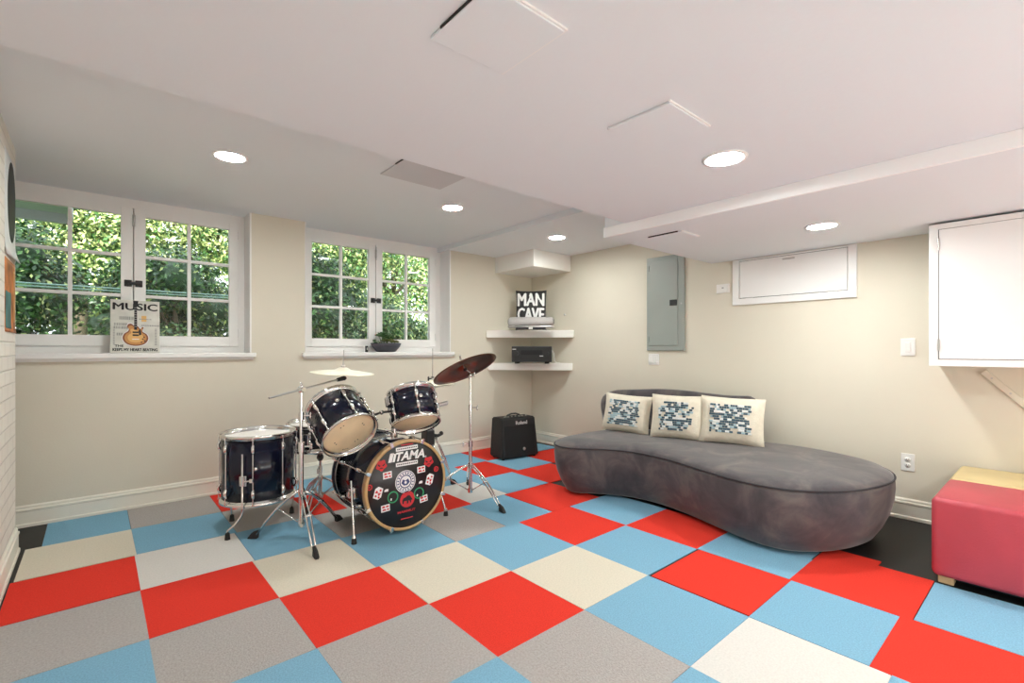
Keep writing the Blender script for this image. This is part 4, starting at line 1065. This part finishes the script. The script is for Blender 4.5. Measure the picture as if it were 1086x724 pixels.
# ------------------------------------------------------------------ posters on the brick wall
def poster(y0, y1, z0, z1, curl, name, label, layers):
    t = thing(name, label, 'poster', at(XL, (y0+y1)/2, (z0+z1)/2), 'posters on the left brick wall')
    def P(u, v, d=0.0):
        c = curl*max(0, 1-v/.18)**2*(.3+.7*u)
        return V((XL-.0006+c+d, y0+(y1-y0)*u, z0+(z1-z0)*v))
    def sheet(m, u0, u1, v0, v1, d, shape=None, nm='sheet', lab=None):
        n = 16; b = MB(m)
        vs = []; fs = []
        for s in (0, .0012):
            for j in range(n+1):
                for i in range(n+1):
                    a, c = -1+2*i/n, -1+2*j/n
                    if shape == 'disc':
                        k = math.sqrt(max(1e-9, 1-c*c/2)); k2 = math.sqrt(max(1e-9, 1-a*a/2)); a, c = a*k, c*k2
                    vs.append(P(u0+(u1-u0)*(a+1)/2, v0+(v1-v0)*(c+1)/2, d+s))
        N = (n+1)*(n+1)
        for j in range(n):
            for i in range(n):
                q = (j*(n+1)+i, j*(n+1)+i+1, (j+1)*(n+1)+i+1, (j+1)*(n+1)+i)
                fs.append(tuple(N+x for x in q)); fs.append(q[::-1])
        for i in range(n):
            for a_, b_ in ((i, i+1), ((i+1)*(n+1)+n, i*(n+1)+n) if False else (i*(n+1)+n, (i+1)*(n+1)+n), (n*(n+1)+i+1, n*(n+1)+i), ((i+1)*(n+1), i*(n+1))):
                fs.append((a_, b_, N+b_, N+a_))
        b.add(vs, fs, 0, True); b.build(nm, t, label=lab)
    for l in layers: sheet(*l)
poster(.62, 1.045, 1.655, 2.20, .022, 'record_poster', 'pale poster with a big black disc, upper one on the left brick wall',
       [('paper', 0, 1, 0, 1, 0, None, 'sheet'), ('ink', .25, .99, .17, .97, .0014, 'disc', 'black_disc', 'printed black disc')])
poster(.62, 1.03, 1.255, 1.64, .006, 'colour_poster', 'orange and teal abstract poster, lower one on the left brick wall',
       [('orange', 0, 1, 0, 1, 0, None, 'sheet'), ('teal', .05, .55, .05, .55, .0014, None, 'teal_patch', 'dark teal patch'), ('gold2', .80, .98, .15, .9, .0014, None, 'amber_patch', 'amber patch')])

# ------------------------------------------------------------------ outdoors
b = MB('grass'); b.box((-9, 1.86, -.2), (14, 16, .85)); tag(b.build('lawn'), 'green lawn outside the windows', 'lawn', kind='stuff')

def foliage(name, label, cat, c, rad, n, size, mats, w, seed, group, trunk=None, core=True):
    rnd = random.Random(seed); c = V(c)
    t = thing(name, label, cat, at(c.x, c.y, .85), group)
    b = MB(*mats)
    lumps = []
    for i in range(16):
        d = V((rnd.gauss(0, 1), rnd.gauss(0, 1), rnd.gauss(0, 1))).normalized()
        lumps.append((V((d.x*rad[0]*.62, d.y*rad[1]*.62, d.z*rad[2]*.62)), rnd.uniform(.32, .55)))
    for i in range(n):
        L, k = lumps[rnd.randrange(16)]
        d = V((rnd.gauss(0, 1), rnd.gauss(0, 1), rnd.gauss(0, 1))).normalized()
        rr = rnd.uniform(.35, 1)**.5
        p = c + L + V((d.x*rad[0]*k*rr, d.y*rad[1]*k*rr, d.z*rad[2]*k*rr))
        if p.z < .86: continue
        nrm_ = (d + V((rnd.gauss(0, .7), rnd.gauss(0, .7)-.2, rnd.gauss(0, .7)+.4))).normalized()
        x = nrm_.orthogonal().normalized(); x = Quaternion(nrm_, rnd.uniform(0, 6.28)) @ x; y = nrm_.cross(x)
        l = size*rnd.uniform(.6, 1.3); ww = l*.5
        f = nrm_*(-l*.10)
        b.add([p - x*l*.5, p - y*ww*.5, p + x*l*.5 + f, p + y*ww*.5], [(0, 1, 2), (0, 2, 3)], rnd.choices(range(len(mats)), w)[0])
    b.build('foliage', t)
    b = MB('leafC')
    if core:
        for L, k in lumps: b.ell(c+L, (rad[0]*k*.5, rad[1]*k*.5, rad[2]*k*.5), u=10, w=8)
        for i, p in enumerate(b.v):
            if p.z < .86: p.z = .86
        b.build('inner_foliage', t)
    b = MB('bark')
    tr = trunk or .04
    b.tube([V((c.x, c.y, .85)), V((c.x+.05, c.y, (c.z+.8)/2)), V((c.x-.03, c.y+.03, c.z+rad[2]*.4))], [tr, tr*.8, tr*.4], n=8)
    for k in range(5):
        L = lumps[k][0]
        b.tube([V((c.x, c.y, c.z-rad[2]*.35)), c+L*.6, c+L*1.25], [tr*.5, tr*.35, tr*.15], n=6)
    b.build('trunk', t)
SH = [(-1.05, 4.0, 1.62, (.95, .6, .95)), (.55, 3.9, 1.50, (.85, .6, .80)), (2.05, 4.1, 1.66, (.85, .6, .95)), (3.45, 4.5, 1.35, (.75, .6, .65)), (4.95, 4.6, 1.30, (.8, .6, .60))]
SL = ['dark green shrub outside the left half of the left window', 'dark green shrub outside the right half of the left window', 'dark green shrub outside the left half of the right window',
      'low green shrub outside the middle of the right window', 'low green shrub outside the right edge of the right window']
for i, (x, y, z, r) in enumerate(SH):
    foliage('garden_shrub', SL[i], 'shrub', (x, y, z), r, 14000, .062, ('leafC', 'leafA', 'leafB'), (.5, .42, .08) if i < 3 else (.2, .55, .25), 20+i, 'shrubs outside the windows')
TR = [(-2.2, 6.6, 3.6, (1.5, 1.0, 1.35)), (-.35, 6.9, 3.3, (1.35, 1.0, 1.25)), (1.3, 6.8, 3.55, (1.2, 1.0, 1.3)), (3.1, 6.6, 3.2, (1.3, 1.0, 1.35)), (4.9, 7.0, 2.9, (1.5, 1.1, 1.6)), (7.0, 7.2, 3.0, (1.6, 1.1, 1.7))]
TL = ['yellow-green tree crown behind the shrubs at the far left of the left window', 'sunlit tree crown behind the middle of the left window', 'sunlit tree crown behind the right end of the left window',
      'leafy tree behind the left casement of the right window', 'bright leafy tree behind the right casement of the right window', 'leafy tree at the far right beyond the right window']
for i, (x, y, z, r) in enumerate(TR):
    foliage('garden_tree', TL[i], 'tree', (x, y, z), r, 11000, .078, ('leafB', 'leafA', 'leafC'), (.6, .32, .08) if i < 3 else (.42, .5, .08), 40+i, 'trees outside the windows', trunk=.09, core=False)
foliage('backdrop_tree', 'tall distant tree filling the gaps beyond the left window', 'tree', (-.6, 10.5, 3.0), (5.0, .9, 2.2), 6500, .17, ('leafB', 'leafA', 'leafC'), (.45, .4, .15), 71, 'trees outside the windows', trunk=.12, core=False)
foliage('backdrop_tree', 'tall distant tree filling the gaps beyond the right window', 'tree', (6.4, 10.5, 2.9), (4.2, .9, 2.2), 6500, .17, ('leafB', 'leafA', 'leafC'), (.4, .5, .1), 72, 'trees outside the windows', trunk=.12, core=False)
for i, (x, l) in enumerate(((-2.6, 'dark hedge beyond the shrubs at the far left of the left window'), (.9, 'dark hedge beyond the shrubs at the right of the left window'), (4.4, 'dark hedge beyond the shrubs in the right window'), (7.9, 'dark hedge at the far right beyond the right window'))):
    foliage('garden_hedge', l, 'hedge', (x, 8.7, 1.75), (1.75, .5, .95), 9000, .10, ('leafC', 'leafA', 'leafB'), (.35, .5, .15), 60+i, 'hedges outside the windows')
t = thing('garden_railing', 'thin pale green wire railing crossing in front of the shrubs outside the left window', 'railing', at(-.3, 3.05, .85))
for z in (1.72, 1.745):
    b = MB('wire'); b.cyl((-2.2, 3.05, z), (1.15, 3.05, z), .006, n=8); b.build('rail', t)
for x in (-2.2, 1.15):
    b = MB('wire'); b.cyl((x, 3.05, .83), (x, 3.05, 1.76), .014, n=10); b.build('post', t)
t = thing('porch_canopy', 'grey painted porch canopy outside the top left of the left window', 'canopy', at(-1.0, 2.3, 2.33))
b = MB('eave'); b.box((-1.9, 1.87, 2.33), (-.34, 2.75, 2.40)); b.build('soffit_board', t)
b = MB('eave'); b.box((-1.9, 2.75, 2.25), (-.31, 2.80, 2.42)); b.build('fascia', t)
b = MB('eave'); b.box((-.34, 1.87, 2.29), (-.30, 2.80, 2.42)); b.build('end_board', t)

# ------------------------------------------------------------------ light, world, camera
su = bpy.data.lights.new('sun', 'SUN'); su.energy = 8.5; su.angle = .02; su.color = (1, .96, .87)
so = bpy.data.objects.new('sun', su); COL.objects.link(so); so.location = (0, -4, 9)
so.rotation_euler = V((.30, .72, -.80)).to_track_quat('-Z', 'Y').to_euler()
for i, (x, y, z, e) in enumerate(((.5, -4.2, .36, 13), (1.6, -4.4, .36, 13), (2.6, -4.4, .36, 12))):   # three soft fill lights added behind the camera to brighten the ceiling
    pl = bpy.data.lights.new('fill_light', 'POINT'); pl.energy = e; pl.shadow_soft_size = .30; pl.color = (.92, .98, 1)
    po = bpy.data.objects.new('fill_light', pl); COL.objects.link(po); po.location = (x, y, z)
w = bpy.data.worlds.new('World'); sc.world = w; w.use_nodes = True
bg = w.node_tree.nodes['Background']; bg.inputs[0].default_value = (.86, .93, 1.0, 1); bg.inputs[1].default_value = 2.5

cam = bpy.data.cameras.new('camera'); co = bpy.data.objects.new('camera', cam); COL.objects.link(co)
co.location = (-.15556, -2.9073, 1.16413); co.rotation_euler = (PI/2, 0, .856293 - PI/2)
cam.sensor_fit = 'HORIZONTAL'; cam.sensor_width = 36; cam.lens = 36*509.57/1086; cam.shift_y = 8.19/1086; cam.clip_start = .02
sc.camera = co
vs = sc.view_settings
vs.view_transform = 'Standard'; vs.look = 'None'; vs.gamma = 1; vs.exposure = 1.0; vs.use_curve_mapping = False
sc.cycles.use_denoising = True
sc.cycles.max_bounces = 10; sc.cycles.diffuse_bounces = 6; sc.cycles.glossy_bounces = 4; sc.cycles.transparent_max_bounces = 12
sc.cycles.caustics_reflective = False; sc.cycles.caustics_refractive = False
sc.cycles.sample_clamp_indirect = 6.0
